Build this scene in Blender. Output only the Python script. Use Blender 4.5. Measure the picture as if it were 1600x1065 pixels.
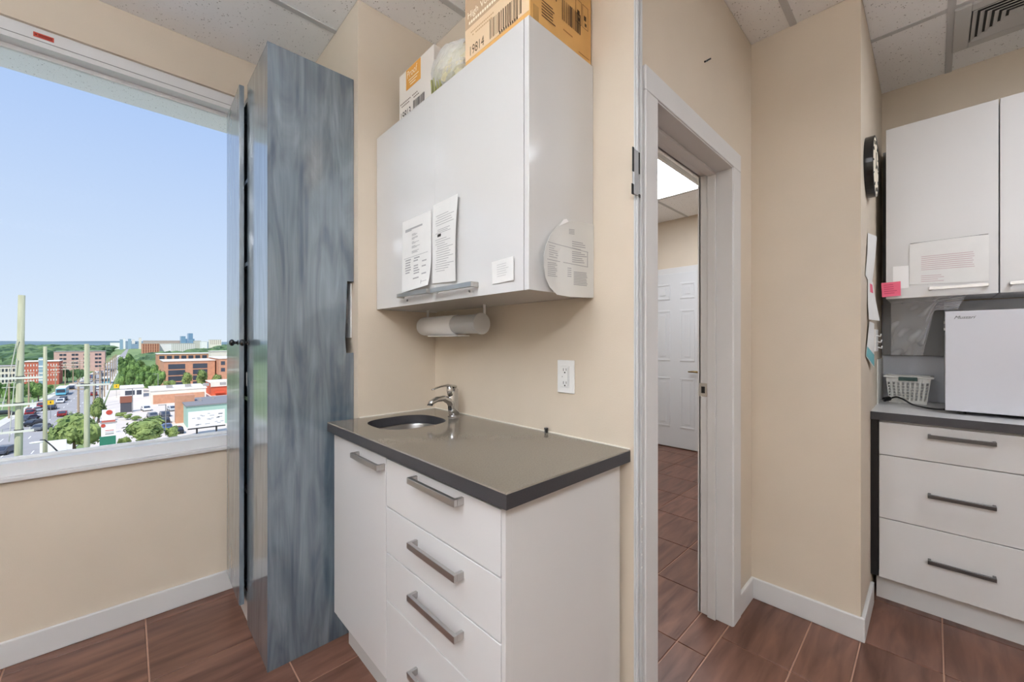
import bpy, math, random
from mathutils import Vector, Matrix
random.seed(7)
S = bpy.context.scene
COL = S.collection
for o in list(bpy.data.objects): bpy.data.objects.remove(o)

# ------------------------------------------------------------------ camera, world, sun, exposure
F_PX, YAW, HOR, EYE = 628.82, math.radians(43.707), 534.76, 1.23
cam_d = bpy.data.cameras.new('camera'); cam = bpy.data.objects.new('camera', cam_d); COL.objects.link(cam)
cam.location = (0, 0, EYE); cam.rotation_euler = (math.pi/2, 0, -YAW)
cam_d.sensor_width = 36; cam_d.lens = F_PX/1600*36; cam_d.shift_y = (HOR-532.5)/1600
cam_d.clip_start = .02; cam_d.clip_end = 9000
S.camera = cam
S.view_settings.view_transform = 'Standard'; S.view_settings.look = 'None'
S.view_settings.gamma = 1; S.view_settings.use_curve_mapping = False
S.view_settings.exposure = 0.0

def lin(c):
    return tuple(((v/255)/12.92 if v/255 <= .04045 else ((v/255+.055)/1.055)**2.4) for v in c)+(1,)

W = bpy.data.worlds.new('sky'); S.world = W; W.use_nodes = True
nt = W.node_tree; nt.nodes.clear()
wo = nt.nodes.new('ShaderNodeOutputWorld'); bg = nt.nodes.new('ShaderNodeBackground')
tc = nt.nodes.new('ShaderNodeTexCoord'); sx = nt.nodes.new('ShaderNodeSeparateXYZ'); rp = nt.nodes.new('ShaderNodeValToRGB')
nt.links.new(tc.outputs['Generated'], sx.inputs[0]); nt.links.new(sx.outputs['Z'], rp.inputs[0])
nt.links.new(rp.outputs[0], bg.inputs[0]); nt.links.new(bg.outputs[0], wo.inputs[0])
e = rp.color_ramp.elements
e[0].position = 0.0; e[0].color = lin((226, 240, 254)); e[1].position = 1; e[1].color = lin((120, 165, 235))
m = e.new(.12); m.color = lin((212, 230, 253)); m = e.new(.42); m.color = lin((178, 206, 250))
bg.inputs[1].default_value = 1.0

sun_d = bpy.data.lights.new('sun', 'SUN'); sun = bpy.data.objects.new('sun', sun_d); COL.objects.link(sun)
sun_d.energy = 4.0; sun_d.angle = .012; sun_d.color = (1, .96, .88)
sun.rotation_euler = Vector((.45, .55, -.95)).to_track_quat('-Z', 'Y').to_euler()
sun.location = (0, -5, 20)

# ------------------------------------------------------------------ pixel -> place helpers
SA, CA = math.sin(YAW), math.cos(YAW)
def dpx(px): return (F_PX*SA+(px-800)*CA, F_PX*CA-(px-800)*SA)
def atX(px, py, X):
    a, b = dpx(px); t = X/a; return Vector((X, b*t, EYE-(py-HOR)*t))
def atY(px, py, Y):
    a, b = dpx(px); t = Y/b; return Vector((a*t, Y, EYE-(py-HOR)*t))
def atZ(px, py, Z):
    t = (EYE-Z)/(py-HOR); a, b = dpx(px); return Vector((a*t, b*t, Z))

# ------------------------------------------------------------------ materials
MATS = {}
def mat(name, rgb, rough=.5, metal=0, spec=.5, emit=None, estr=0, var=0, vscale=8, stretch=(1, 1, 1), bump=0, bscale=60, rgb2=None, rnd=0, trans=0, alpha=1, coat=0):
    if name in MATS: return MATS[name]
    m = bpy.data.materials.new(name); m.use_nodes = True; MATS[name] = m
    n = m.node_tree; p = n.nodes['Principled BSDF']; L = n.links
    c = lin(rgb)
    p.inputs['Base Color'].default_value = c
    p.inputs['Roughness'].default_value = rough; p.inputs['Metallic'].default_value = metal
    p.inputs['Specular IOR Level'].default_value = spec
    p.inputs['Transmission Weight'].default_value = trans; p.inputs['Alpha'].default_value = alpha
    p.inputs['Coat Weight'].default_value = coat; p.inputs['Coat Roughness'].default_value = .05
    if emit: p.inputs['Emission Color'].default_value = lin(emit); p.inputs['Emission Strength'].default_value = estr
    if var or rgb2 or bump:
        g = n.nodes.new('ShaderNodeNewGeometry'); mp = n.nodes.new('ShaderNodeMapping')
        mp.inputs['Scale'].default_value = stretch; L.new(g.outputs['Position'], mp.inputs[0])
    if var or rgb2:
        nz = n.nodes.new('ShaderNodeTexNoise'); nz.inputs['Scale'].default_value = vscale; nz.inputs['Detail'].default_value = 5
        L.new(mp.outputs[0], nz.inputs[0])
        r = n.nodes.new('ShaderNodeValToRGB'); L.new(nz.outputs[0], r.inputs[0])
        if rgb2:
            r.color_ramp.elements[0].color = lin(rgb2); r.color_ramp.elements[1].color = c
        else:
            r.color_ramp.elements[0].color = tuple(v*(1-var) for v in c[:3])+(1,)
            r.color_ramp.elements[1].color = tuple(min(1, v*(1+var)) for v in c[:3])+(1,)
        r.color_ramp.elements[0].position = .32; r.color_ramp.elements[1].position = .68
        out = r.outputs[0]
        if rnd:
            oi = n.nodes.new('ShaderNodeObjectInfo'); hs = n.nodes.new('ShaderNodeHueSaturation')
            ma = n.nodes.new('ShaderNodeMapRange'); ma.inputs[3].default_value = 1-rnd; ma.inputs[4].default_value = 1+rnd
            L.new(oi.outputs['Random'], ma.inputs[0]); L.new(ma.outputs[0], hs.inputs['Value']); L.new(out, hs.inputs['Color']); out = hs.outputs[0]
        L.new(out, p.inputs['Base Color'])
    if bump:
        nb = n.nodes.new('ShaderNodeTexNoise'); nb.inputs['Scale'].default_value = bscale; nb.inputs['Detail'].default_value = 4
        L.new(mp.outputs[0], nb.inputs[0])
        bn = n.nodes.new('ShaderNodeBump'); bn.inputs['Strength'].default_value = bump; bn.inputs['Distance'].default_value = .01
        L.new(nb.outputs[0], bn.inputs['Height']); L.new(bn.outputs[0], p.inputs['Normal'])
    return m

PAINT = mat('tan_wall_paint', (211, 198, 180), .55, var=.03, vscale=3, bump=.06, bscale=220, spec=.35)
TRIM = mat('white_trim_paint', (212, 211, 210), .4, var=.02, vscale=6)
GLOSSW = mat('gloss_white_laminate', (214, 213, 211), .12, spec=.5)
SATINW = mat('satin_white_laminate', (216, 215, 214), .28)
QUARTZ = mat('dark_grey_quartz', (116, 108, 97), .1, spec=.6, var=.08, vscale=260)
QEDGE = mat('charcoal_laminate_edge', (58, 57, 60), .45, var=.06, vscale=300)
CHROME = mat('polished_chrome', (205, 205, 205), .1, 1)
STEEL = mat('brushed_steel', (165, 165, 165), .3, 1)
NICKEL = mat('satin_nickel_pull', (196, 194, 191), .38, 1)
BLACK = mat('black_plastic', (18, 18, 19), .3)
CHAR = mat('charcoal_panel', (44, 44, 44), .5)
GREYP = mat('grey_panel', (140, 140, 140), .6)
TBAR = mat('ceiling_bar_paint', (196, 196, 196), .5)
PAPER = mat('white_paper', (236, 236, 234), .8, var=.015, vscale=20)
GREYPAPER = mat('thin_paper', (222, 222, 218), .7)
INK = mat('grey_ink', (168, 168, 170), .8)
INKD = mat('black_ink', (42, 38, 34), .8)
CAULK = mat('white_caulk', (232, 226, 214), .5)
PLW = mat('white_plastic', (238, 238, 236), .35)
GROUTM = mat('pinkish_grout', (176, 138, 118), .85, var=.06, vscale=30)

def tile_floor_mat():
    m = mat('brown_wood_look_tile', (122, 86, 70), .38, spec=.4)
    n = m.node_tree; L = n.links; p = n.nodes['Principled BSDF']
    g = n.nodes.new('ShaderNodeNewGeometry'); oi = n.nodes.new('ShaderNodeObjectInfo')
    ad = n.nodes.new('ShaderNodeVectorMath'); ad.operation = 'MULTIPLY_ADD'
    cv = n.nodes.new('ShaderNodeCombineXYZ'); L.new(oi.outputs['Random'], cv.inputs[2])
    ad.inputs[1].default_value = (1, 1, 1); L.new(g.outputs['Position'], ad.inputs[0])
    sc = n.nodes.new('ShaderNodeVectorMath'); sc.operation = 'SCALE'; sc.inputs['Scale'].default_value = 9
    L.new(cv.outputs[0], sc.inputs[0]); L.new(sc.outputs[0], ad.inputs[2])
    mp = n.nodes.new('ShaderNodeMapping'); mp.inputs['Scale'].default_value = (1.3, 9, 1); mp.inputs['Rotation'].default_value = (0, 0, .22)
    L.new(ad.outputs[0], mp.inputs[0])
    nz = n.nodes.new('ShaderNodeTexNoise'); nz.inputs['Scale'].default_value = 2.2; nz.inputs['Detail'].default_value = 7; nz.inputs['Distortion'].default_value = .5
    L.new(mp.outputs[0], nz.inputs[0])
    r = n.nodes.new('ShaderNodeValToRGB'); L.new(nz.outputs[0], r.inputs[0])
    r.color_ramp.elements[0].position = .3; r.color_ramp.elements[0].color = lin((82, 53, 42))
    r.color_ramp.elements[1].position = .72; r.color_ramp.elements[1].color = lin((126, 90, 75))
    hs = n.nodes.new('ShaderNodeHueSaturation'); ma = n.nodes.new('ShaderNodeMapRange'); ma.inputs[3].default_value = .93; ma.inputs[4].default_value = 1.07
    L.new(oi.outputs['Random'], ma.inputs[0]); L.new(ma.outputs[0], hs.inputs['Value']); L.new(r.outputs[0], hs.inputs['Color'])
    L.new(hs.outputs[0], p.inputs['Base Color'])
    return m
TILEF = tile_floor_mat()

def ceil_mat():
    m = mat('fissured_ceiling_tile', (222, 222, 222), .9, spec=.1)
    n = m.node_tree; L = n.links; p = n.nodes['Principled BSDF']
    g = n.nodes.new('ShaderNodeNewGeometry')
    vo = n.nodes.new('ShaderNodeTexVoronoi'); vo.inputs['Scale'].default_value = 95; L.new(g.outputs['Position'], vo.inputs['Vector'])
    nz = n.nodes.new('ShaderNodeTexNoise'); nz.inputs['Scale'].default_value = 60; nz.inputs['Detail'].default_value = 3; L.new(g.outputs['Position'], nz.inputs[0])
    mu = n.nodes.new('ShaderNodeMath'); mu.operation = 'ADD'; L.new(vo.outputs['Distance'], mu.inputs[0]); L.new(nz.outputs[0], mu.inputs[1])
    r = n.nodes.new('ShaderNodeValToRGB'); L.new(mu.outputs[0], r.inputs[0])
    r.color_ramp.elements[0].position = .5; r.color_ramp.elements[0].color = lin((150, 148, 146))
    r.color_ramp.elements[1].position = .66; r.color_ramp.elements[1].color = lin((248, 248, 248))
    L.new(r.outputs[0], p.inputs['Base Color'])
    return m
CEILT = ceil_mat()

def wood_mat():
    m = mat('blue_grey_wood_grain', (90, 106, 120), .34, spec=.5, coat=.8)
    n = m.node_tree; L = n.links; p = n.nodes['Principled BSDF']
    g = n.nodes.new('ShaderNodeNewGeometry')
    mp = n.nodes.new('ShaderNodeMapping'); mp.inputs['Scale'].default_value = (6, 6, .8); L.new(g.outputs['Position'], mp.inputs[0])
    nz = n.nodes.new('ShaderNodeTexNoise'); nz.inputs['Scale'].default_value = 2.4; nz.inputs['Detail'].default_value = 4; nz.inputs['Distortion'].default_value = 1.6
    L.new(mp.outputs[0], nz.inputs[0])
    mp2 = n.nodes.new('ShaderNodeMapping'); mp2.inputs['Scale'].default_value = (60, 60, 1.2); L.new(g.outputs['Position'], mp2.inputs[0])
    n2 = n.nodes.new('ShaderNodeTexNoise'); n2.inputs['Scale'].default_value = 2; n2.inputs['Detail'].default_value = 3; L.new(mp2.outputs[0], n2.inputs[0])
    mu = n.nodes.new('ShaderNodeMath'); mu.operation = 'MULTIPLY_ADD'; mu.inputs[1].default_value = .26
    L.new(n2.outputs[0], mu.inputs[0]); L.new(nz.outputs[0], mu.inputs[2])
    r = n.nodes.new('ShaderNodeValToRGB'); L.new(mu.outputs[0], r.inputs[0])
    r.color_ramp.elements[0].position = .40; r.color_ramp.elements[0].color = lin((62, 80, 95))
    r.color_ramp.elements[1].position = .86; r.color_ramp.elements[1].color = lin((122, 135, 143))
    L.new(r.outputs[0], p.inputs['Base Color']); p.inputs['Coat Roughness'].default_value = .08; p.inputs['Coat IOR'].default_value = 2.0; p.inputs['Coat Weight'].default_value = 1
    return m
WOODB = wood_mat()

def glass_mat(name, tint, gl):
    m = bpy.data.materials.new(name); m.use_nodes = True; MATS[name] = m
    n = m.node_tree; n.nodes.clear(); L = n.links
    o = n.nodes.new('ShaderNodeOutputMaterial'); mx = n.nodes.new('ShaderNodeMixShader'); t = n.nodes.new('ShaderNodeBsdfTransparent')
    g = n.nodes.new('ShaderNodeBsdfGlossy'); g.inputs['Roughness'].default_value = .02; f = n.nodes.new('ShaderNodeFresnel'); f.inputs[0].default_value = gl
    t.inputs[0].default_value = tint
    L.new(f.outputs[0], mx.inputs[0]); L.new(t.outputs[0], mx.inputs[1]); L.new(g.outputs[0], mx.inputs[2]); L.new(mx.outputs[0], o.inputs[0])
    return m
GLASS = glass_mat('clear_window_glass', (.98, .985, .99, 1), 1.04)
def film_mat():
    m = bpy.data.materials.new('clear_plastic_film'); m.use_nodes = True
    n = m.node_tree; n.nodes.clear(); L = n.links
    o = n.nodes.new('ShaderNodeOutputMaterial'); mx = n.nodes.new('ShaderNodeMixShader'); t = n.nodes.new('ShaderNodeBsdfTransparent')
    p = n.nodes.new('ShaderNodeBsdfPrincipled'); p.inputs['Base Color'].default_value = (.9, .9, .92, 1); p.inputs['Roughness'].default_value = .12
    f = n.nodes.new('ShaderNodeLayerWeight'); f.inputs[0].default_value = .35
    ma = n.nodes.new('ShaderNodeMapRange'); ma.inputs[3].default_value = .2; ma.inputs[4].default_value = .85
    L.new(f.outputs['Facing'], ma.inputs[0]); L.new(ma.outputs[0], mx.inputs[0]); L.new(t.outputs[0], mx.inputs[1]); L.new(p.outputs[0], mx.inputs[2]); L.new(mx.outputs[0], o.inputs[0])
    return m
FILM = film_mat()

# ------------------------------------------------------------------ mesh helpers
ORG = {}
class MB:
    def __init__(s): s.v = []; s.f = []
    def add(s, vs, fs):
        k = len(s.v); s.v += [Vector(v) for v in vs]; s.f += [tuple(i+k for i in f) for f in fs]; return s
    def box(s, x0, x1, y0, y1, z0, z1):
        x0, x1 = sorted((x0, x1)); y0, y1 = sorted((y0, y1)); z0, z1 = sorted((z0, z1))
        return s.add([(x0, y0, z0), (x1, y0, z0), (x1, y1, z0), (x0, y1, z0), (x0, y0, z1), (x1, y0, z1), (x1, y1, z1), (x0, y1, z1)],
                     [(3, 2, 1, 0), (4, 5, 6, 7), (0, 1, 5, 4), (1, 2, 6, 5), (2, 3, 7, 6), (3, 0, 4, 7)])
    def prism(s, poly, d):           # planar polygon (3D points) swept by vector d
        d = Vector(d); n = len(poly); p = [Vector(q) for q in poly]
        nr = sum(((p[i]-p[0]).cross(p[(i+1) % n]-p[0]) for i in range(n)), Vector())
        if nr.dot(d) > 0: p = p[::-1]
        return s.add(p+[q+d for q in p], [tuple(range(n)), tuple(range(2*n-1, n-1, -1))]+[(i, i+n, (i+1) % n+n, (i+1) % n) for i in range(n)])
    def tube(s, pts, r, n=10, cap=True, squash=None):
        pts = [Vector(p) for p in pts]; rs = r if isinstance(r, (list, tuple)) else [r]*len(pts); vs = []; prev = None
        for i, p in enumerate(pts):
            t = (pts[min(i+1, len(pts)-1)]-pts[max(i-1, 0)]).normalized()
            u = t.orthogonal().normalized() if prev is None else (prev-t*prev.dot(t)).normalized()
            prev = u; w = t.cross(u)
            for k in range(n):
                a = 2*math.pi*k/n; vs.append(p+(u*math.cos(a)+w*math.sin(a))*rs[i])
        fs = [(i*n+k, i*n+(k+1) % n, (i+1)*n+(k+1) % n, (i+1)*n+k) for i in range(len(pts)-1) for k in range(n)]
        if cap: fs += [tuple(range(n-1, -1, -1)), tuple(range((len(pts)-1)*n, len(pts)*n))]
        return s.add(vs, fs)
    def loft(s, rings, cap=True):
        n = len(rings[0]); vs = [v for r in rings for v in r]
        fs = [(i*n+k, i*n+(k+1) % n, (i+1)*n+(k+1) % n, (i+1)*n+k) for i in range(len(rings)-1) for k in range(n)]
        if cap: fs += [tuple(range(n-1, -1, -1)), tuple(range((len(rings)-1)*n, len(rings)*n))]
        return s.add(vs, fs)
    def ball(s, c, r, nu=10, nv=6, f=None):
        c = Vector(c); r = Vector(r) if not isinstance(r, (int, float)) else Vector((r, r, r)); vs = []
        def q(d):
            k = f(d) if f else 1
            return c+Vector((d.x*r.x*k, d.y*r.y*k, d.z*r.z*k))
        vs.append(q(Vector((0, 0, -1))))
        for j in range(1, nv):
            a = math.pi*j/nv-math.pi/2
            for i in range(nu):
                b = 2*math.pi*i/nu; vs.append(q(Vector((math.cos(a)*math.cos(b), math.cos(a)*math.sin(b), math.sin(a)))))
        vs.append(q(Vector((0, 0, 1)))); T = len(vs)-1
        fs = [(0, 1+(i+1) % nu, 1+i) for i in range(nu)]
        for j in range(nv-2):
            for i in range(nu):
                a = 1+j*nu+i; b = 1+j*nu+(i+1) % nu; fs.append((a, b, b+nu, a+nu))
        k = 1+(nv-2)*nu
        fs += [(k+i, k+(i+1) % nu, T) for i in range(nu)]
        return s.add(vs, fs)
    def sheet(s, fn, nu, nv, th=None):     # surface patch; th = thickness vector
        vs = [Vector(fn(i/nu, j/nv)) for j in range(nv+1) for i in range(nu+1)]; w = nu+1
        fs = [(j*w+i, j*w+i+1, (j+1)*w+i+1, (j+1)*w+i) for j in range(nv) for i in range(nu)]
        if th is None: return s.add(vs, fs)
        n = len(vs); th = Vector(th); vs2 = vs+[v+th for v in vs]
        f2 = [tuple(reversed([k+n for k in f])) for f in fs]
        edge = [i for i in range(nu)]; loop = [i for i in range(w)]+[j*w+nu for j in range(1, nv+1)]+[nv*w+i for i in range(nu-1, -1, -1)]+[j*w for j in range(nv-1, 0, -1)]
        sd = [(loop[(i+1) % len(loop)], loop[i], loop[i]+n, loop[(i+1) % len(loop)]+n) for i in range(len(loop))]
        return s.add(vs2, fs+f2+sd)
    def rot(s, deg, piv):
        R = Matrix.Rotation(math.radians(deg), 3, 'Z'); piv = Vector(piv)
        s.v = [piv+R@(v-piv) for v in s.v]; return s
    def build(s, name, m, parent=None, bevel=0, smooth=False, seg=2, sub=0):
        if parent is not None: o0 = ORG[parent.name]
        else:
            xs = [v.x for v in s.v]; ys = [v.y for v in s.v]; zs = [v.z for v in s.v]
            o0 = Vector(((min(xs)+max(xs))/2, (min(ys)+max(ys))/2, min(zs)))
        me = bpy.data.meshes.new(name); me.from_pydata([tuple(v-o0) for v in s.v], [], s.f); me.update()
        me.materials.append(m)
        if smooth:
            for p in me.polygons: p.use_smooth = True
        o = bpy.data.objects.new(name, me); COL.objects.link(o)
        if parent is None: o.location = o0
        else: o.parent = parent
        ORG[o.name] = o0
        if bevel:
            b = o.modifiers.new('edges', 'BEVEL'); b.width = bevel; b.segments = seg; b.limit_method = 'ANGLE'; b.angle_limit = .6
        if sub:
            b = o.modifiers.new('smooth', 'SUBSURF'); b.levels = sub; b.render_levels = sub
        return o
def box(name, m, x0, x1, y0, y1, z0, z1, parent=None, bevel=0): return MB().box(x0, x1, y0, y1, z0, z1).build(name, m, parent, bevel)
def tag(o, label, cat, group=None):
    o['label'] = label; o['category'] = cat
    if group: o['group'] = group
    return o
def struct(o): o['kind'] = 'structure'; return o
def thing(name, label, cat, loc, group=None):
    o = bpy.data.objects.new(name, None); COL.objects.link(o); o.location = loc; o.empty_display_size = .1
    ORG[o.name] = Vector(loc); return tag(o, label, cat, group)
def text(body, size, m, parent, org, right, up, name='printed_text', shear=0, th=.0004, sx=1, align='LEFT'):
    c = bpy.data.curves.new('t', 'FONT'); c.body = body; c.size = size; c.shear = shear; c.align_x = align; c.resolution_u = 3
    t = bpy.data.objects.new('t', c); COL.objects.link(t)
    dg = bpy.context.evaluated_depsgraph_get(); me = t.evaluated_get(dg).to_mesh()
    r = Vector(right); u = Vector(up); n = r.cross(u)
    b = MB(); b.add([Vector(org)+r*v.co.x*sx+u*v.co.y+n*(v.co.z+th) for v in me.vertices], [tuple(p.vertices) for p in me.polygons])
    t.evaluated_get(dg).to_mesh_clear(); bpy.data.objects.remove(t); bpy.data.curves.remove(c)
    return b.build(name, m, parent)
YM, XP, ZU = Vector((0, -1, 0)), Vector((1, 0, 0)), Vector((0, 0, 1))
def strips(m, parent, org, right, up, rects, name='printed_lines', th=.0005):   # flat printed bars: rects in (u0,u1,v0,v1)
    b = MB(); r = Vector(right); u = Vector(up); n = r.cross(u)*th; o = Vector(org)
    for a0, a1, b0, b1 in rects:
        b.add([o+r*a0+u*b0+n, o+r*a1+u*b0+n, o+r*a1+u*b1+n, o+r*a0+u*b1+n], [(0, 1, 2, 3)])
    return b.build(name, m, parent)

# ================================================================== ROOM SHELL
ZC = 2.674
X_L, Y_R = -1.75, -1.95                       # unseen left wall and rear wall
XS, YN, XC = 1.081, 1.672, .702               # sink wall, niche (column) face, column left face
YD, XD, YS, XB = .61, 2.19, .206, 3.172       # doorway wall, short wall, side wall, right back wall
YW = 2.436; WX0, WX1, WZ0, WZ1 = -1.45, .41, .70, 2.475
XH, YH = 4.647, 3.3                           # hall far wall

b = MB(); b.box(X_L, WX0, YW, YW+.14, 0, ZC); b.box(WX1, XC, YW, YW+.14, 0, ZC); b.box(WX0, WX1, YW, YW+.14, 0, WZ0); b.box(WX0, WX1, YW, YW+.14, WZ1, ZC)
struct(b.build('wall_window', PAINT))
struct(box('wall_column', PAINT, XC, 1.22, YN, YW+.14, 0, ZC))
struct(box('wall_sink', PAINT, XS, 1.2, YD+.12, YN, 0, ZC))
DX0, DX1, DZ = 1.205, 1.89, 1.985
b = MB(); b.box(XS, DX0-.02, YD, YD+.12, 0, ZC); b.box(DX1+.02, XH+.12, YD, YD+.12, 0, ZC); b.box(DX0-.02, DX1+.02, YD, YD+.12, DZ+.02, ZC)
wd = struct(b.build('wall_doorway', PAINT))
struct(box('wall_corner', PAINT, XD, XB+.12, YS, YD, 0, ZC))
struct(box('wall_right', PAINT, XB, XB+.12, Y_R-.12, YS, 0, ZC))
struct(box('wall_left', PAINT, X_L-.12, X_L, Y_R-.12, YW+.14, 0, ZC))
struct(box('wall_rear', PAINT, X_L, XB, Y_R-.12, Y_R, 0, ZC))
struct(box('wall_hall', PAINT, XH, XH+.12, YD+.12, YH+.12, 0, ZC))
struct(box('wall_hall_side', PAINT, 1.22, XH, YH, YH+.12, 0, ZC))
struct(box('wall_hall_end', PAINT, 1.1, 1.22, YW+.14, YH+.12, 0, ZC))

# ---- floor tiles
fl = struct(MB().box(X_L-.1, XH+.1, Y_R-.1, YH+.1, -.09, -.004).build('floor', GROUTM))
FULL = {}
def lay(xs, ys, clips):
    for i in range(len(xs)-1):
        for j in range(len(ys)-1):
            for c in clips:
                x0, x1, y0, y1 = max(xs[i], c[0]), min(xs[i+1], c[1]), max(ys[j], c[2]), min(ys[j+1], c[3])
                if x1-x0 < .015 or y1-y0 < .015: continue
                g = .0026; w, h = round(x1-x0, 4), round(y1-y0, 4)
                if (w, h) not in FULL:
                    o = MB().box(-w/2+g, w/2-g, -h/2+g, h/2-g, -.012, 0).build('tile', TILEF, fl, bevel=.0015)
                    o.modifiers['edges'].segments = 1
                    me = o.data
                    for v in me.vertices: v.co += ORG[fl.name]
                    FULL[(w, h)] = o
                else:
                    o = FULL[(w, h)].copy(); COL.objects.link(o); o.parent = fl
                o.location = Vector(((x0+x1)/2, (y0+y1)/2, 0))-ORG[fl.name]
colsA = [-.337+.395*k for k in range(-4, 5)]+[1.40]+[1.793+.397*k for k in range(0, 5)]
rows = [.37+.398*k for k in range(-6, 6)]+[2.368, 2.77]
rows = sorted(set(round(r, 4) for r in rows if r < 2.3))+[2.368, 2.77]
lay(colsA, rows, [(X_L, XC, YD, YW), (XC, XS, YD, YN), (X_L, XD, YS, YD+.004), (X_L, XB, Y_R, YS)])
colsH = [1.243+.395*k for k in range(0, 10)]
rowsH = [.6145+.397*k for k in range(0, 8)]
lay(colsH, rowsH, [(DX0-.02, DX1+.02, YD+.004, YD+.12), (1.22, XH, YD+.12, YH)])

# ---- ceiling tiles and bars
ce = struct(MB().box(X_L-.12, XH+.12, Y_R-.12, YH+.12, ZC+.02, ZC+.12).build('ceiling', CEILT))
by = [-.056+.494*k for k in range(-4, 8)]; bxs = [2.58-1.5*k for k in range(-2, 4)]
def ceil_zone(x0, x1, y0, y1, lamps=(), xs=bxs, ys=by):
    X = [x0]+sorted(v for v in xs if x0+.03 < v < x1-.03)+[x1]; Y = [y0]+sorted(v for v in ys if y0+.03 < v < y1-.03)+[y1]
    for i in range(len(X)-1):
        for j in range(len(Y)-1):
            if any(X[i]-.05 < (l[0]) < X[i+1]+.05 and Y[j] < l[1] < Y[j+1] for l in lamps): continue
            box('ceiling_tile', CEILT, X[i]+.001, X[i+1]-.001, Y[j]+.001, Y[j+1]-.001, ZC, ZC+.015, ce)
    for v in X[1:-1]: box('ceiling_bar', TBAR, v-.013, v+.013, y0, y1, ZC-.003, ZC+.004, ce)
    for v in Y[1:-1]: box('ceiling_bar', TBAR, x0, x1, v-.013, v+.013, ZC-.0035, ZC+.004, ce)
DIFF = mat('lit_lamp_diffuser', (255, 255, 255), .5, emit=(255, 250, 240), estr=1)
def troffer(label, x0, x1, y0, y1, drop, emit, dz=0):
    ZC = 2.674+dz
    t = thing('ceiling_light', label, 'ceiling light', ((x0+x1)/2, (y0+y1)/2, ZC-.012), 'recessed ceiling lights')
    f = MB(); w = .025
    f.box(x0, x1, y0, y0+w, ZC-.006, ZC+.018); f.box(x0, x1, y1-w, y1, ZC-.006, ZC+.018); f.box(x0, x0+w, y0+w, y1-w, ZC-.006, ZC+.018); f.box(x1-w, x1, y0+w, y1-w, ZC-.006, ZC+.018)
    f.build('frame', TRIM, t)
    d = mat('lit_lamp_diffuser_%d' % int(emit*10), (255, 255, 255), .5, emit=(240, 246, 255), estr=emit)
    box('diffuser', d, x0+w, x1-w, y0+w, y1-w, ZC+.002-drop, ZC+.012, t)
    return t
LM = [(.33, -.8), (.33, .685), (-1.2, .685), (1.8, -.8)]
ceil_zone(X_L, XC, Y_R, YW)
ceil_zone(XC, XS, Y_R, YN)
ceil_zone(XS, XD, Y_R, YD)
ceil_zone(XD, XB, Y_R, YS)
ceil_zone(1.22, XH, YD+.12, YH, [(3.1, 1.7)], xs=[2.37, 3.89], ys=[.95, 1.455, 1.95, 2.45, 2.95])
def fill_pendant(label, x0, x1, y, w, z, eup, edn):  # unseen hanging lamps, added to brighten the ceiling and walls
    t = thing('added_fill_light', label, 'ceiling light', ((x0+x1)/2, y, z), 'unseen lights added over the main room')
    box('housing', TRIM, x0, x1, y-w/2, y+w/2, z+.008, z+.052, t, .003)
    for nm, zz0, ee in (('upper_diffuser', z+.0521, eup), ('lower_diffuser', z, edn)):
        d = mat('fill_light_diffuser_%d' % int(ee*10), (255, 255, 255), .5, emit=LAMPC, estr=ee)
        box(nm, d, x0+.01, x1-.01, y-w/2+.01, y+w/2-.01, zz0, zz0+.0079, t)
    for x in (x0+.15, x1-.15): MB().tube([(x, y, z+.05), (x, y, ZC-.001)], .0025, 6).build('cable', GREYP, t)
LAMPC = (240, 246, 255)
fill_pendant('added unseen light bar in the main room toward the window', -1.35, -.05, .70, .3, 2.30, 42, 12)
fill_pendant('added unseen light bar in the main room away from the window', -1.6, -.3, -.75, .3, 2.30, 30, 34)
troffer('added unseen ceiling panel lighting the main room by the microwave worktop', 1.76, 2.26, -1.03, -.56, .0, 28, -.02)  # out-of-view panel added as extra room light
troffer('bright rectangular ceiling panel in the hall past the doorway', 2.385, 3.877, 1.468, 1.937, 0, 25)

# ---- baseboards
def base(name, x0, x1, y0, y1):
    o = box(name, TRIM, x0, x1, y0, y1, 0, .098, bevel=.004); return struct(o)
base('baseboard_window', X_L, XC, YW-.014, YW)
base('baseboard_doorway', 1.985, XD-.014, YD-.014, YD)
base('baseboard_corner', XD-.014, XD, YS-.014, YD)
base('baseboard_corner_side', XD, 2.555, YS-.014, YS)
base('baseboard_rear', X_L, XB, Y_R, Y_R+.014)
base('baseboard_left', X_L, X_L+.014, Y_R+.014, YW-.014)
base('baseboard_hall', XH-.014, XH, .73, 1.68)
base('baseboard_hall_far', XH-.014, XH, 2.63, YH)

# ---- window
FR = mat('white_aluminium_frame', (228, 229, 230), .35)
win = struct(MB().box(WX0, WX1, 2.45, 2.56, WZ0+.015, .765).box(WX0, WX1, 2.452, 2.56, 2.405, WZ1).box(WX0, WX0+.05, 2.452, 2.56, .765, 2.405).box(WX1-.012, WX1, 2.452, 2.56, .765, 2.405).build('window_1', FR))
box('window_sill', TRIM, WX0-.02, WX1+.01, 2.418, 2.452, .700, .7145, win, .002)
box('window_pane', GLASS, WX0+.05, WX1-.012, 2.522, 2.528, .765, 2.405, win)
box('frame_groove', mat('frame_groove', (150, 150, 150), .6), WX0, WX1, 2.4505, 2.4525, 2.425, 2.4275, win)
box('glazing_bead', FR, WX0+.05, WX1-.012, 2.508, 2.522, 2.385, 2.405, win, .002)
box('glazing_bead', FR, WX0+.05, WX1-.012, 2.508, 2.522, .765, .778, win, .002)
MB().box(-.268, -.214, 2.4497, 2.4512, 2.438, 2.456).build('warning_label', mat('red_print', (196, 76, 58), .6), win)
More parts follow.
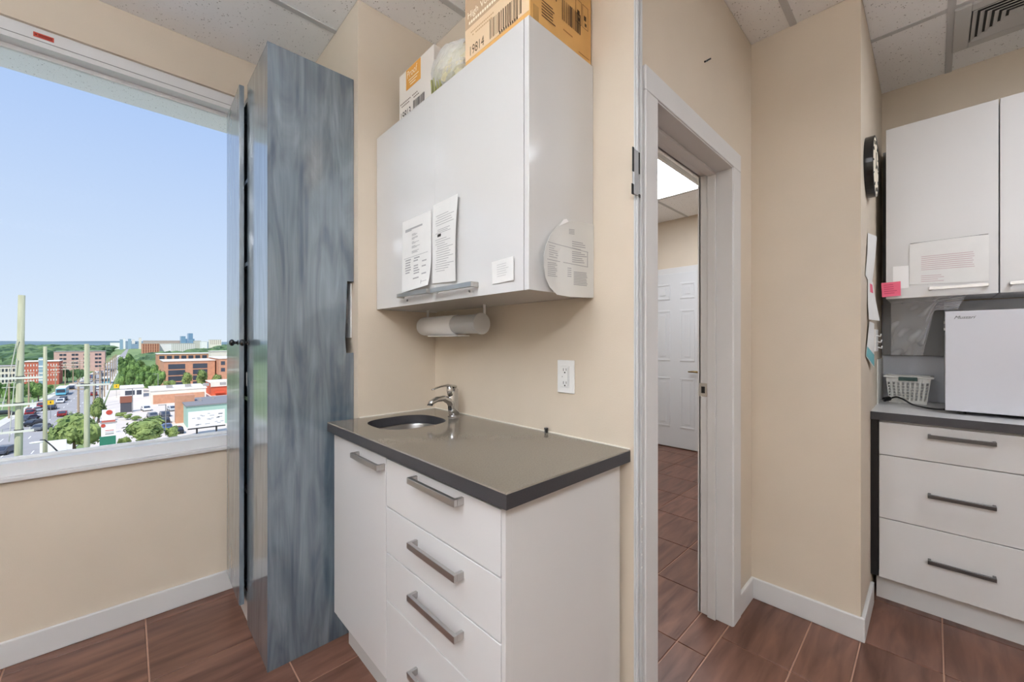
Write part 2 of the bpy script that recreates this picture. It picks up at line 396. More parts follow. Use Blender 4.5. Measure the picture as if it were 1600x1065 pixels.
strips(mat('dark_red_ink', (120, 30, 22), .7), win, (-.264, 2.4495, 2.438), XP, ZU, [(.0, .006, .006, .012), (.009, .046, .009, .013), (.009, .046, .004, .007)], 'warning_text')

# ---- doorway frame (trim_1) and corner board (trim_2)
tr = struct(MB().box(1.122, DX0-.004, YD-.016, YD-.0005, 0, DZ+.004).box(DX1+.004, 1.987, YD-.016, YD-.0005, 0, DZ+.004).box(1.122, 1.987, YD-.016, YD-.0005, DZ+.004, 2.065).build('trim_1', TRIM, bevel=.003))
MB().box(DX0-.02, DX0, YD-.012, YD+.13, 0, DZ).box(DX1, DX1+.02, YD-.012, YD+.13, 0, DZ).box(DX0-.02, DX1+.02, YD-.012, YD+.13, DZ, DZ+.02).build('door_jamb', TRIM, tr, bevel=.002)
MB().box(DX0, DX0+.012, YD+.055, YD+.09, 0, DZ-.012).box(DX1-.012, DX1, YD+.055, YD+.09, 0, DZ-.012).box(DX0, DX1, YD+.055, YD+.09, DZ-.012, DZ).build('door_stop', TRIM, tr, bevel=.002)
MB().box(DX1, DX1+.09, YD+.12, YD+.136, 0, DZ).box(DX0-.085, DX0, YD+.12, YD+.136, 0, DZ).box(DX0-.085, DX1+.09, YD+.12, YD+.136, DZ, DZ+.08).build('casing', TRIM, tr, bevel=.003)
sp = box('strike_plate', CHROME, DX1-.0015, DX1, YD+.094, YD+.128, .985, 1.045, tr, .0005)
box('latch_hole', BLACK, DX1-.0022, DX1-.0014, YD+.103, YD+.119, 1.0, 1.03, tr)
t2 = struct(MB().box(XS-.002, 1.112, YD-.006, YD, 0, ZC-.006).box(1.081, 1.0895, YD-.012, YD-.006, 0, ZC-.006).box(1.1005, 1.112, YD-.011, YD-.006, 0, ZC-.006).build('trim_2', mat('grey_white_board', (205, 207, 208), .45, var=.05, vscale=9), bevel=.0015))
def onDoor(px, py): return atY(px, py, YD-.0125)
for (px0, px1, y0, y1) in [(988.2, 990.4, 229, 268), (987, 990, 286, 304), (998, 999.5, 238, 272), (998, 1000.5, 303, 309)]:
    p = onDoor(px0, y0); q = onDoor(px1, y1); box('hinge_slot', BLACK, p.x, q.x, YD-.0135, YD-.0115, q.z, p.z, t2)
pl = onDoor(991, 232); ql = onDoor(998, 306); box('hinge_leaf', mat('worn_steel', (176, 178, 180), .4, .6), pl.x, ql.x, YD-.0125, YD-.006, ql.z, pl.z, t2, .001)
for k in range(6):
    p = onDoor(1003.5, 786+20*k); MB().tube([(1.106, YD-.0105, p.z), (1.106, YD-.0125, p.z)], .003, 8).build('screw', PLW, t2)
hook = atY(1102, 96, YD)
tag(MB().tube([(hook.x, YD, hook.z), (hook.x+.004, YD-.02, hook.z+.004)], .003, 6).tube([(hook.x-.012, YD-.003, hook.z-.008), (hook.x+.01, YD-.003, hook.z+.006)], .0035, 6).build('nail', BLACK), 'small black nail high on the wall above the doorway', 'nail')

# ---- hall door (door_1)
HD = mat('white_door_paint', (208, 209, 210), .42)
dy0, dy1, dz1 = 1.755, 2.56, 2.035
d1 = struct(box('door_1', HD, XH-.036, XH-.006, dy0, dy1, .012, dz1, bevel=.002))
MB().box(XH-.018, XH, dy1, dy1+.07, 0, dz1+.07).box(XH-.018, XH, dy0-.07, dy0, 0, dz1+.07).box(XH-.018, XH, dy0, dy1, dz1, dz1+.07).build('casing', TRIM, d1, bevel=.004)
for y0, y1 in ((1.849, 2.016), (2.133, 2.31)):
    for z0, z1 in ((.24, .82), (1.012, 1.607), (1.732, 1.917)):
        bb = MB(); f = XH-.036
        w = .022
        for (a0, a1, c0, c1) in ((y0, y1, z0, z0+w), (y0, y1, z1-w, z1), (y0, y0+w, z0+w, z1-w), (y1-w, y1, z0+w, z1-w)):
            bb.box(f-.006, f+.002, a0, a1, c0, c1)
        bb.build('panel_moulding', HD, d1, bevel=.003)
        box('panel', HD, f-.005, f+.002, y0+.05, y1-.05, z0+.05, z1-.05, d1, .004)
BRASS = mat('antique_brass', (150, 128, 84), .3, 1)
hz = .9
MB().tube([(XH-.036, 1.79, hz), (XH-.046, 1.79, hz)], .026, 16).tube([(XH-.046, 1.79, hz), (XH-.085, 1.79, hz)], .011, 10).tube([(XH-.083, 1.785, hz), (XH-.085, 1.86, hz+.002), (XH-.08, 1.905, hz)], [.012, .010, .008], 10).build('lever_handle', BRASS, d1, smooth=True)

# ================================================================== WARDROBE
wx, wy, wz, wy1 = .377, 1.713, 2.353, 2.418
wr = thing('wardrobe', 'tall blue-grey wood-grain wardrobe in the corner by the window', 'wardrobe', ((wx+XC)/2, (wy+wy1)/2, 0))
poly = [(wx, wy, .0), (XC-.002, wy, 0), (XC-.002, wy, 1.186), (.668, wy, 1.186), (.664, wy, 1.252), (.673, wy, 1.49), (XC-.002, wy, 1.49), (XC-.002, wy, wz), (wx, wy, wz)]
MB().prism(poly, (0, .018, 0)).build('side_panel', WOODB, wr)
box('side_panel', WOODB, wx+.02, XC-.002, wy1-.018, wy1, 0, wz, wr)
box('top_panel', WOODB, wx+.02, XC-.002, wy+.018, wy1-.018, wz-.02, wz, wr)
box('bottom_panel', WOODB, wx+.03, XC-.002, wy+.018, wy1-.018, .07, .09, wr)
for z in (.5, .95, 1.6, 2.0): box('shelf', WOODB, wx+.04, XC-.02, wy+.018, wy1-.018, z, z+.018, wr)
dn = box('door', WOODB, wx-.018+.018, wx+.018, wy+.0185, 2.062, .004, wz-.003, wr, .001)
pk = atX(388, 536, wx-.014)
def knob(x, y, z, par):
    MB().tube([(x, y, z), (x-.004, y, z)], .011, 12).tube([(x-.003, y, z), (x-.018, y, z)], .006, 10).ball((x-.024, y, z), (.011, .0145, .0145), 12, 8).build('knob', mat('black_knob', (24, 25, 28), .25), par, smooth=True)
knob(wx, 2.03, 1.229, dn)
db = MB().box(wx-.021, wx-.003, 2.075, wy1-.004, .09, wz-.006)
db.rot(-1.0, (wx-.003, wy1-.004, 0)); df = db.build('door', WOODB, wr, bevel=.001)
kx = min(v.x for v in db.v if v.y < 2.2); knob(kx+.002, 2.105, 1.229, df)
for z in (.3, 1.1, 1.95):
    MB().box(wx-.003, wx+.012, 2.30, 2.36, z, z+.05).build('hinge', STEEL, wr, bevel=.002)
box('latch', mat('dull_silver', (160, 165, 168), .4, .7), wx-.002, wx+.004, 2.064, 2.072, 1.04, 1.1, wr)
MB().box(wx+.005, wx+.02, 2.09, wy1-.02, .0, .088).build('kick_board', TRIM, wr, bevel=.002)
sw = thing('switch_plate', 'white switch plate on the column showing in the wardrobe panel notch', 'switch plate', (XC-.004, 1.78, 1.25))
box('plate', PLW, XC-.007, XC, 1.735, 1.85, 1.25, 1.485, sw, .002)
box('rocker', PLW, XC-.011, XC-.007, 1.765, 1.82, 1.31, 1.42, sw, .002)

# ================================================================== SINK BASE, COUNTER, SINK, FAUCET
cf, cy0, ct, cb = .577, .621, .912, .876
bc = thing('base_cabinet', 'gloss white base cabinet with four drawers and a door under the sink', 'cabinet', (.83, 1.15, 0))
# carcass: gables, back, bottom, kick
box('side_panel', GLOSSW, .616, 1.062, .645, .663, .0, cb, bc, .001)
box('side_panel', GLOSSW, .616, 1.06, YN-.02, YN-.002, .12, cb, bc)
box('back_panel', GLOSSW, 1.052, 1.062, .663, YN-.02, .12, cb-.19, bc)
box('bottom_panel', GLOSSW, .616, 1.052, .663, YN-.02, .12, .138, bc)
box('divider', GLOSSW, .616, 1.052, 1.197, 1.213, .138, cb-.19, bc)
box('kick_board', GLOSSW, .655, .67, .663, YN-.02, 0, .12, bc)
box('front_rail', GLOSSW, .597, .6165, .645, .6585, .12, cb-.012, bc, .001)
def pull(par, x, y0, y1, z, m=NICKEL, d=.03, h=.018):
    MB().box(x-d, x-d+.010, y0, y1, z-h/2, z+h/2).box(x-d+.010, x, y0, y0+.010, z-h/2, z+h/2).box(x-d+.010, x, y1-.010, y1, z-h/2, z+h/2).build('handle', m, par, bevel=.001)
do = box('door', SATINW, .597, .6155, 1.2085, YN-.02, .155, .862, bc, .0015)
pull(do, .597, 1.192+.02, 1.42, .833)
zs = [.862, .708, .562, .411, .135]
for k in range(4):
    dr = box('drawer', SATINW, .597, .6155, .661, 1.2045, zs[k+1]+.0018, zs[k]-.0018, bc, .0015)
    pull(dr, .597, .795, 1.022, [.842, .660, .513, .296][k])
# quartz worktop with an oval cut-out
scx, scy, sa, sb_ = .815, 1.462, .142, .132
def sup(t, k=1.0, z=0, n=2.9):
    c, s_ = math.cos(t), math.sin(t)
    return Vector((scx+sa*k*math.copysign(abs(c)**(2/n), c), scy+sb_*k*math.copysign(abs(s_)**(2/n), s_), z))
def rectpt(t, z):
    c, s_ = math.cos(t), math.sin(t); x0, x1, y0, y1 = cf-scx, XS-.001-scx, cy0-scy, YN-.001-scy
    k = min((x1/c if c > 0 else x0/c) if abs(c) > 1e-9 else 1e9, (y1/s_ if s_ > 0 else y0/s_) if abs(s_) > 1e-9 else 1e9)
    return Vector((scx+c*k, scy+s_*k, z))
angs = sorted([2*math.pi*i/72 for i in range(72)]+[math.atan2(y-scy, x-scx) % (2*math.pi) for x in (cf, XS-.001) for y in (cy0, YN-.001)])
N = len(angs)
rings = [[rectpt(a, cb) for a in angs], [rectpt(a, ct-.003) for a in angs]]
tops = [[v+(Vector((scx, scy, 0))-Vector((v.x, v.y, 0))).normalized()*0 for v in (rectpt(a, ct) for a in angs)]]
def inset(v, d): return Vector((min(max(v.x, cf+d), XS), min(max(v.y, cy0+d), YN), v.z))
ringB = [inset(rectpt(a, ct), .003) for a in angs]
hol = [sup(a, 1, ct) for a in angs]; holb = [sup(a, 1, cb) for a in angs]
top = MB(); vs = rings[0]+rings[1]+ringB+hol+holb
fs = []
for i in range(N):
    j = (i+1) % N
    fs += [(i, j, N+j, N+i), (N+i, N+j, 2*N+j, 2*N+i), (2*N+i, 2*N+j, 3*N+j, 3*N+i), (3*N+i, 3*N+j, 4*N+j, 4*N+i), (4*N+i, 4*N+j, j, i)]
top.add(vs, fs)
cto = tag(top.build('worktop', QUARTZ), 'dark grey polished worktop with an inset sink', 'countertop')
cto.data.materials.append(QEDGE)
for p in cto.data.polygons:
    if abs(p.normal.z) < .3 and (p.center+ORG[cto.name]).length > 0:
        c = p.center+ORG[cto.name]
        if c.x < cf+.01 or c.y < cy0+.01 or (abs(c.x-scx) < .15 and abs(c.y-scy) < .14): p.material_index = 1
# caulk line
MB().box(XS-.004, XS, cy0, YN-.004, ct, ct+.004).box(cf+.13, XS, YN-.004, YN, ct, ct+.004).build('caulk_bead', CAULK, cto)
# sink
sk = thing('sink', 'small brushed steel sink bowl set under the dark worktop', 'sink', (scx, scy, cb-.15))
prof = [(1.09, cb-.001), (1.015, cb-.001), (1.0, cb-.006), (.97, cb-.06), (.93, cb-.11), (.85, cb-.135), (.6, cb-.143), (.14, cb-.146)]
rg = [[sup(2*math.pi*i/64, k, z) for i in range(64)] for k, z in prof]
MB().loft(rg, cap=False).build('bowl', STEEL, sk, smooth=True)
MB().tube([(scx, scy, cb-.16), (scx, scy, cb-.143)], .026, 20).tube([(scx, scy, cb-.145), (scx, scy, cb-.140)], .012, 12).build('drain', CHROME, sk, bevel=.002)
# faucet
fx, fy = 1.022, 1.432
fa = thing('faucet', 'chrome single-lever faucet standing behind the sink', 'faucet', (fx, fy, ct))
MB().tube([(fx, fy, ct), (fx, fy, ct+.005)], .027, 24).build('base_ring', CHROME, fa, bevel=.001)
def ell(c, tdir, w, h, n=20):
    c = Vector(c); t = Vector(tdir).normalized(); s_ = Vector((0, 1, 0)); u = t.cross(s_)
    return [c+s_*w*math.cos(2*math.pi*k/n)+u*h*math.sin(2*math.pi*k/n) for k in range(n)]
MB().loft([ell((fx, fy, ct+.004), (0, 0, 1), .023, .024), ell((fx-.004, fy, ct+.035), (-.1, 0, 1), .021, .024), ell((fx-.006, fy, ct+.07), (-.1, 0, 1), .02, .025), ell((fx-.004, fy, ct+.10), (.05, 0, 1), .019, .022), ell((fx+.0, fy, ct+.118), (.1, 0, 1), .017, .018), ell((fx, fy, ct+.124), (.1, 0, 1), .01, .01)]).build('body', CHROME, fa, smooth=True)
MB().loft([ell((fx-.0, fy, ct+.035), (-.6, 0, .8), .018, .02), ell((fx-.025, fy, ct+.068), (-.8, 0, .6), .017, .016), ell((fx-.055, fy, ct+.082), (-1, 0, .12), .016, .0125), ell((fx-.09, fy, ct+.080), (-1, 0, -.2), .0155, .011), ell((fx-.115, fy, ct+.070), (-.8, 0, -.7), .0145, .0105), ell((fx-.122, fy, ct+.058), (-.2, 0, -1), .012, .0105)]).build('spout', CHROME, fa, smooth=True)
MB().loft([ell((fx-.016, fy, ct+.092), (-.35, 0, 1), .0155, .0135), ell((fx-.022, fy, ct+.112), (-.3, 0, 1), .016, .014), ell((fx-.023, fy, ct+.130), (0, 0, 1), .014, .014), ell((fx-.023, fy, ct+.135), (0, 0, 1), .006, .006)]).build('cartridge_cap', CHROME, fa, smooth=True)
MB().loft([ell((fx+.006, fy, ct+.126), (-1, 0, .2), .014, .007), ell((fx-.03, fy, ct+.1355), (-1, 0, .1), .0145, .005), ell((fx-.07, fy, ct+.132), (-1, 0, -.1), .010, .0032), ell((fx-.105, fy, ct+.124), (-1, 0, -.15), .0075, .003), ell((fx-.112, fy, ct+.122), (-1, 0, -.15), .004, .0025)]).build('lever', CHROME, fa, smooth=True)
tag(MB().box(1.064, 1.074, .94, .948, ct, ct+.014).tube([(1.069, .944, ct+.011), (1.069, .944, ct+.017)], .0075, 10).build('worktop_clip', CHAR, bevel=.001), 'tiny dark clip standing at the back of the dark worktop', 'clip')
# outlet
ot = thing('wall_outlet', 'white wall outlet plate above the dark worktop', 'outlet', (XS, .862, 1.058))
box('plate', PLW, XS-.006, XS, .826, .898, 1.058, 1.17, ot, .0025)
box('receptacle', PLW, XS-.0085, XS-.006, .8445, .8795, 1.078, 1.15, ot, .001)
DK = mat('outlet_slots', (40, 38, 36), .7)
for z in (1.133, 1.089):
    MB().box(XS-.0093, XS-.0084, .868, .8695, z, z+.009).box(XS-.0093, XS-.0084, .856, .8575, z+.001, z+.009).tube([(XS-.0084, .8628, z-.005), (XS-.0093, .8628, z-.005)], .0026, 8).build('slot', DK, ot)
box('seam', mat('outlet_seam', (150, 150, 150), .6), XS-.0088, XS-.0083, .8485, .8495, 1.083, 1.146, ot)
box('indicator', DK, XS-.0092, XS-.0083, .873, .8745, 1.112, 1.115, ot)

# ================================================================== UPPER CABINET OVER THE SINK
uf, uy0, uz0, uz1 = .783, .753, 1.373, 2.114
uc = thing('wall_cabinet', 'gloss white wall cabinet with papers hung above the sink', 'cabinet', (.93, 1.21, uz0))
box('side_panel', GLOSSW, uf, XS-.001, uy0, uy0+.018, uz0, uz1, uc, .001)
box('side_panel', GLOSSW, uf+.02, XS-.001, YN-.019, YN-.001, uz0, uz1, uc)
box('bottom_panel', GLOSSW, uf+.02, XS-.001, uy0+.018, YN-.019, uz0+.004, uz0+.022, uc)
box('top_panel', GLOSSW, uf+.02, XS-.001, uy0+.018, YN-.019, uz1-.018, uz1-.001, uc)
box('back_panel', GLOSSW, XS-.012, XS-.001, uy0+.018, YN-.019, uz0+.022, uz1-.018, uc)
ys = 1.2105
da = box('door', GLOSSW, uf, uf+.018, uy0+.0205, ys-.0003, uz0, uz1, uc, .0003)
dbb = box('door', GLOSSW, uf, uf+.018, ys+.0003, YN-.004, uz0, uz1, uc, .0003)
pull(da, uf, .968, 1.198, 1.408, NICKEL, .03, .016)
pull(dbb, uf, 1.222, 1.436, 1.41, NICKEL, .03, .016)
for px in (1.01, 1.40): MB().box(uf-.003, uf, px, px+.006, 1.389, 1.396).build('bumper', GREYP, uc)

def paper(name, label, corners, curl, m=PAPER, nu=8, nv=10, nrm=(-1, 0, 0), cat='paper', group=None):
    a, b_, c, d = [Vector(q) for q in corners]   # TL TR BR BL
    nr = Vector(nrm)
    fn = lambda u, v: (a*(1-u)+b_*u)*(1-v)+(d*(1-u)+c*u)*v+nr*(curl(u, v)+.0006)
    o = MB().sheet(fn, nu, nv, tuple(nr*-.0005)).build(name, m, smooth=False)
    o['label'] = label; o['category'] = cat
    if group: o['group'] = group
    return o, fn
def print_on(par, fn, rects, m, nrm=(-1, 0, 0), name='printed_lines'):
    b = MB(); n = Vector(nrm)*.0007
    for u0, u1, v0, v1 in rects:
        k = max(1, int((u1-u0)*8))
        for i in range(k):
            p, q = u0+(u1-u0)*i/k, u0+(u1-u0)*(i+1)/k
            b.add([fn(p, v1)+n, fn(q, v1)+n, fn(q, v0)+n, fn(p, v0)+n], [(0, 1, 2, 3)])
    b.build(name, m, par)
rr = random.Random(3)
def X(y, z, x=uf): return Vector((x, y, z))
o, fn = paper('paper_sheet', 'white notice of grey charts taped by the dark handle', [X(1.438, 1.70), X(1.232, 1.70), X(1.226, 1.432), X(1.436, 1.424)], lambda u, v: .002+.022*max(0, v-.6)**2*u*4+.004*v)
rc = [(.12, .72, .13, .155), (.12, .35, .155, .17)]
for v in (.22, .27, .33, .39, .46): rc += [(.36, .36+.2*rr.random()+.08, v+.012*k, v+.012*k+.006) for k in range(3)]
for u0, n_ in ((.12, 7), (.42, 9), (.70, 8)):
    rc += [(u0+.02*rr.random(), u0+.14+.08*rr.random(), .56+.035*k, .56+.035*k+.018) for k in range(n_) if rr.random() < .8]
rc += [(.08, .9, .535, .541), (.72, .74, .90, .95), (.74, .92, .92, .926)]
print_on(o, fn, rc, INK)
o, fn = paper('paper_sheet', 'long white text page beside the chart notice on cabinet', [X(1.217, 1.712), X(1.062, 1.712), X(1.074, 1.43), X(1.222, 1.438)], lambda u, v: .003+.006*math.sin(v*3)*u+.006*u)
rc = [(.12+.1*rr.random(), .55+.4*rr.random(), v, v+.006) for v in [.16, .19, .22, .25, .28, .34, .36, .38]+[.46+.028*k for k in range(15)]]
print_on(o, fn, rc, INK); print_on(o, fn, [(.22, .38, .395, .43)], INKD, name='printed_block')
o, fn = paper('paper_card', 'small white card on the cabinet door above the bright handle', [X(.905, 1.468), X(.807, 1.471), X(.807, 1.404), X(.902, 1.402)], lambda u, v: .001+.004*u)
print_on(o, fn, [(.25, .8-.2*rr.random(), .2+.1*k, .2+.1*k+.02) for k in range(6)], mat('faint_ink', (196, 196, 196), .8))
# curled sheet on the cabinet side
cb_ = MB(); outl = [(1228, 262), (1185, 300), (1145, 355), (1115, 420), (1100, 490), (1100, 560), (1112, 630), (1140, 690), (1190, 738), (1270, 752), (1355, 756), (1424, 757), (1424, 640), (1424, 500), (1424, 380), (1424, 290), (1345, 275)]
def sidept(u, v):
    px, py = 580+u/4.097, 280+v/4.097; y = uy0-.002-.05*max(0, (1230-u)/130)**1.5*.35
    return atY(px, py, y)
ctr = sidept(1290, 520)
ps = [sidept(*q) for q in outl]; rings2 = [[ctr.lerp(p, k) for p in ps] for k in (.25, .5, .75, .93, 1)]
for i, r_ in enumerate(rings2):
    for p in r_:
        lift = max(0, (.92-p.x)/.09)**1.5*.017; p.y = uy0-.002-lift
n_ = len(ps); vs = [ctr]+[p for r_ in rings2 for p in r_]; fs = [(0, 1+(i+1) % n_, 1+i) for i in range(n_)]
for k in range(4): fs += [(1+k*n_+i, 1+k*n_+(i+1) % n_, 1+(k+1)*n_+(i+1) % n_, 1+(k+1)*n_+i) for i in range(n_)]
cs = MB().add(vs, fs).build('curled_paper', GREYPAPER)
cs['label'] = 'curled grey-printed sheet stuck on the side of the sink wall cabinet'; cs['category'] = 'paper'
so = cs.modifiers.new('thick', 'SOLIDIFY'); so.thickness = .0006; so.offset = 0
cor = MB().add([sidept(1195, 300), sidept(1225, 258), sidept(1245, 255), sidept(1258, 272), sidept(1215, 292)], [(0, 1, 2, 3, 4)])
for v in cor.v: v.y -= .004
cor.build('folded_corner', mat('bright_paper', (250, 250, 250), .7), cs)
rb = MB()
def sline(u0, v0, u1, v1, w):
    k = 8
    for i in range(k):
        a0, a1 = i/k, (i+1)/k
        q = [(u0+(u1-u0)*a0, v0+(v1-v0)*a0), (u0+(u1-u0)*a1, v0+(v1-v0)*a1)]
        qs = []
        for (u, v), s_ in ((q[0], w), (q[1], w), (q[1], 0), (q[0], 0)):
            p = sidept(u, v+s_); p.y = uy0-.002-max(0, (.92-p.x)/.09)**1.5*.017-.0008; qs.append(p)
        rb.add(qs, [(0, 1, 2, 3)])
for (u0, v0, u1, v1, w) in [(1128, 398, 1388, 466, 4), (1122, 508, 1386, 560, 4)]: sline(u0, v0, u1, v1, w)
for k in range(10):
    sline(1285, 408+13*k if k > 3 else 395+14*k, 1340+rr.random()*40, 416+13*k if k > 3 else 408+14*k, 5)
for k in range(6): sline(1135, 420+14*k, 1185+20*rr.random(), 432+14*k, 4)
for k in range(8): sline(1125, 530+12*k, 1175+20*rr.random(), 536+12*k, 4)
for k in range(9): sline(1295, 590+10*k, 1375+10*rr.random(), 598+10*k, 5)
for k in range(5): sline(1255, 565+13*k, 1280, 568+13*k, 5)
for k in range(4): sline(1265, 318+9*k, 1300, 322+9*k, 4)
rb.add([sidept(1381, 468)+Vector((0, -.001, 0)), sidept(1385, 468)+Vector((0, -.001, 0)), sidept(1385, 560)+Vector((0, -.001, 0)), sidept(1381, 560)+Vector((0, -.001, 0))], [(0, 3, 2, 1)])
rb.build('printed_lines', INK, cs)

# ---- paper towel holder under the cabinet
th = thing('paper_towel_holder', 'white paper towel roll in a holder under the sink wall cabinet', 'towel roll', (.975, 1.36, 1.256))
ry, rz, rx = (1.185, 1.60), 1.302, .975
MB().tube([(rx, ry[0], rz), (rx, ry[0]+.012, rz)], .041, 28).tube([(rx, ry[0]+.012, rz), (rx, ry[1]-.012, rz)], .0375, 28).build('towel_roll', mat('shaded_roll_grey', (196, 196, 194), .4), th, smooth=False)  # shadow on the bare part of the roll put into its grey
cv = MB()
arc = [(rx+.041*math.cos(a), rz+.041*math.sin(a)) for a in [math.radians(80+10*k) for k in range(22)]]
arc += [(arc[-1][0]+.03, arc[-1][1]-.0)]
cv.sheet(lambda u, v: Vector((arc[round(v*(len(arc)-1))][0], 1.345+u*.245, arc[round(v*(len(arc)-1))][1])), 2, len(arc)-1)
c_ = cv.build('paper_sheet', mat('paper_towel', (244, 244, 243), .9), th, smooth=True)
so = c_.modifiers.new('thick', 'SOLIDIFY'); so.thickness = .003
MB().tube([(rx, ry[1]-.012, rz), (rx, ry[1], rz)], .040, 28).tube([(rx, ry[1], rz), (rx, ry[1]+.012, rz)], .02, 16).build('end_cap', PLW, th, bevel=.003)
for y in (ry[0]+.004, ry[1]-.008):
    MB().box(rx+.012, rx+.022, y, y+.004, rz, uz0+.004).build('bracket', PLW, th)
box('catch_lip', PLW, rx-.03, rx+.03, 1.30, 1.52, rz-.047, rz-.043, th, .001)

# ================================================================== BOXES ON TOP
KRAFT = mat('kraft_cardboard', (206, 158, 92), .8, var=.04, vscale=14)
KPALE = mat('pale_cardboard_print', (232, 204, 168), .8)
KGREY = mat('grey_brown_print', (190, 160, 128), .8)
BROWN = mat('brown_ink', (78, 56, 30), .8)
zt = uz1
ax0, ay0, ay1, az1 = .792, .757, 1.047, zt+.30
ba = thing('cardboard_box', 'brown cardboard box numbered 19814 on the wall cabinet', 'box', (.93, .9, zt))
box('carton', KRAFT, ax0, 1.074, ay0, ay1, zt, az1, ba, .002)
box('front_print', KPALE, ax0-.0006, ax0, ay0+.004, ay1, zt+.022, zt+.122, ba)
box('band_print', KGREY, ax0-.0006, ax0, ay0+.004, ay1, zt+.122, az1-.004, ba)
ff = Vector((ax0-.0007, ay1, zt))
text('19814', .042, BROWN, ba, ff+Vector((0, -.020, .03)), YM, ZU, 'box_number', sx=.72)
def barcode(w, h, n, seed):
    r = random.Random(seed); x = 0; out = []
    while x < w:
        a = r.choice([.0018, .0018, .0035, .005]); out.append((x, x+a, 0, h)); x += a+r.choice([.0018, .003, .005])
    return out
strips(BROWN, ba, ff+Vector((0, -.122, .03)), YM, ZU, barcode(.135, .058, 30, 2), 'barcode')
strips(BROWN, ba, ff+Vector((0, -.165, .022)), YM, ZU, [(k*.009, k*.009+.006, 0, .008) for k in range(9)], 'barcode_digits')
strips(mat('soft_brown_ink', (196, 160, 120), .8), ba, ff+Vector((0, -.03, .088)), YM, ZU, [(k*.008, k*.008+.006, .011*j, .011*j+.005) for k in range(14) for j in range(2) if rr.random() < .85], 'small_print')
text('High Volume', .03, mat('cream_ink', (250, 238, 214), .8), ba, ff+Vector((0, -.012, .152)), YM, ZU, 'product_print')
strips(mat('cream_ink', (250, 238, 214), .8), ba, ff+Vector((0, -.02, .131)), YM, ZU, [(k*.011, k*.011+.008, 0, .009) for k in range(12)], 'small_print')
sf = Vector((ax0, ay0-.0007, zt))
box('tape', mat('dull_tape', (176, 134, 70), .4), ax0+.012, ax0+.034, ay0-.0007, ay0, zt+.0, zt+.045, ba)
strips(BROWN, ba, sf+Vector((.135, 0, .068)), XP, ZU, barcode(.085, .062, 30, 5), 'barcode')
text('19814', .05, BROWN, ba, sf+Vector((.0, 0, .105)), XP, ZU, 'box_number', sx=.92)
strips(BROWN, ba, sf+Vector((.045, 0, .03)), XP, ZU, [(0, .06-.012*rr.random(), .0085*k, .0085*k+.003) for k in range(6)], 'small_print')
strips(BROWN, ba, sf+Vector((.03, 0, .085)), XP, ZU, [(0, .012, 0, .008), (0, .006, .008, .012)], 'arrow_mark')
strips(mat('faded_brown_ink', (160, 112, 52), .8), ba, sf+Vector((.14, 0, .04)), XP, ZU, [(0, .045, 0, .004)], 'small_print')
strips(mat('faded_brown_ink', (160, 112, 52), .8), ba, sf+Vector((.215, 0, .012)), XP, ZU, [(0, .055, 0, .0025)], 'small_print')
cl = []
for i in range(2):
    u = .20+.034*i; cl += [(u, u+.03, .10, .1015), (u, u+.03, .17, .1715), (u, u+.0015, .10, .17), (u+.0285, u+.03, .10, .17), (u+.008, u+.02, .125, .14), (u+.012, u+.022, .108, .118)]
strips(BROWN, ba, sf, XP, ZU, cl, 'care_symbols')

bb = thing('carton_box', 'white carton numbered 19813 with an orange label by the column', 'box', (.96, 1.46, zt))
bx0, by0, by1, bz1 = .85, 1.323, 1.594, 2.376
box('carton', mat('white_card', (240, 234, 226), .75), bx0, 1.07, by0, by1, zt, bz1, bb, .002)
ORANGE = mat('orange_label', (222, 160, 70), .7)
bf = Vector((bx0-.0007, by1, zt))
MB().box(bx0-.0008, bx0, by1-.175, by1-.06, bz1-.088, bz1-.003).build('label_print', ORANGE, bb)
text('Proof', .042, mat('cream_ink', (250, 238, 214), .8), bb, Vector((bx0-.0012, by1-.068, bz1-.042)), YM, ZU, 'product_print', sx=.85)
strips(mat('cream_ink', (250, 238, 214), .8), bb, Vector((bx0-.001, by1-.072, bz1-.086)), YM, ZU, [(.01+.006*k, .09-.012*k, .03-.011*k, .034-.011*k) for k in range(3)], 'small_print')
text('19813', .05, INKD, bb, bf+Vector((0, -.010, .062)), YM, ZU, 'box_number', sx=.72)
strips(INKD, bb, bf+Vector((0, -.118, .066)), YM, ZU, barcode(.09, .042, 20, 8), 'barcode')
strips(mat('grey_brown_ink', (120, 104, 92), .8), bb, bf+Vector((0, -.012, .118)), YM, ZU, [(k*.011, k*.011+.008, .012*j, .012*j+.005) for k in range(14) for j in range(2) if rr.random() < .85], 'small_print')

bgm = mat('greenish_cream_bundle', (240, 233, 210), .55, rgb2=(176, 170, 118), vscale=22)
bn = thing('plastic_bag', 'rumpled clear bag of cream and green contents between two boxes', 'bag', (.86, 1.18, zt))
mb = MB(); rb2 = random.Random(11)
from mathutils import noise
def lump(d): return 1+.22*noise.noise(Vector((d.x*2.4+5, d.y*2.4, d.z*2.4)))+.10*noise.noise(d*7)
mb.ball((.85, 1.185, zt+.078), (.052, .112, .085), 36, 22, lump); mb.build('contents', bgm, bn, smooth=True)
mb = MB()
def lump2(d): return 1+.20*noise.noise(Vector((d.x*2.4+5, d.y*2.4, d.z*2.4)))+.09*abs(noise.noise(d*9))
mb.ball((.85, 1.185, zt+.088), (.058, .118, .088), 40, 24, lump2); mb.build('film', FILM, bn, smooth=False)
for k in range(4):
    y = 1.22+.018*k; MB().tube([(.815, y, zt+.10-.012*k), (.803, y-.01, zt+.07), (.81, y-.005, zt+.02)], .005, 6).build('strand', mat('olive_strand', (150, 150, 96), .7), bn, smooth=True)

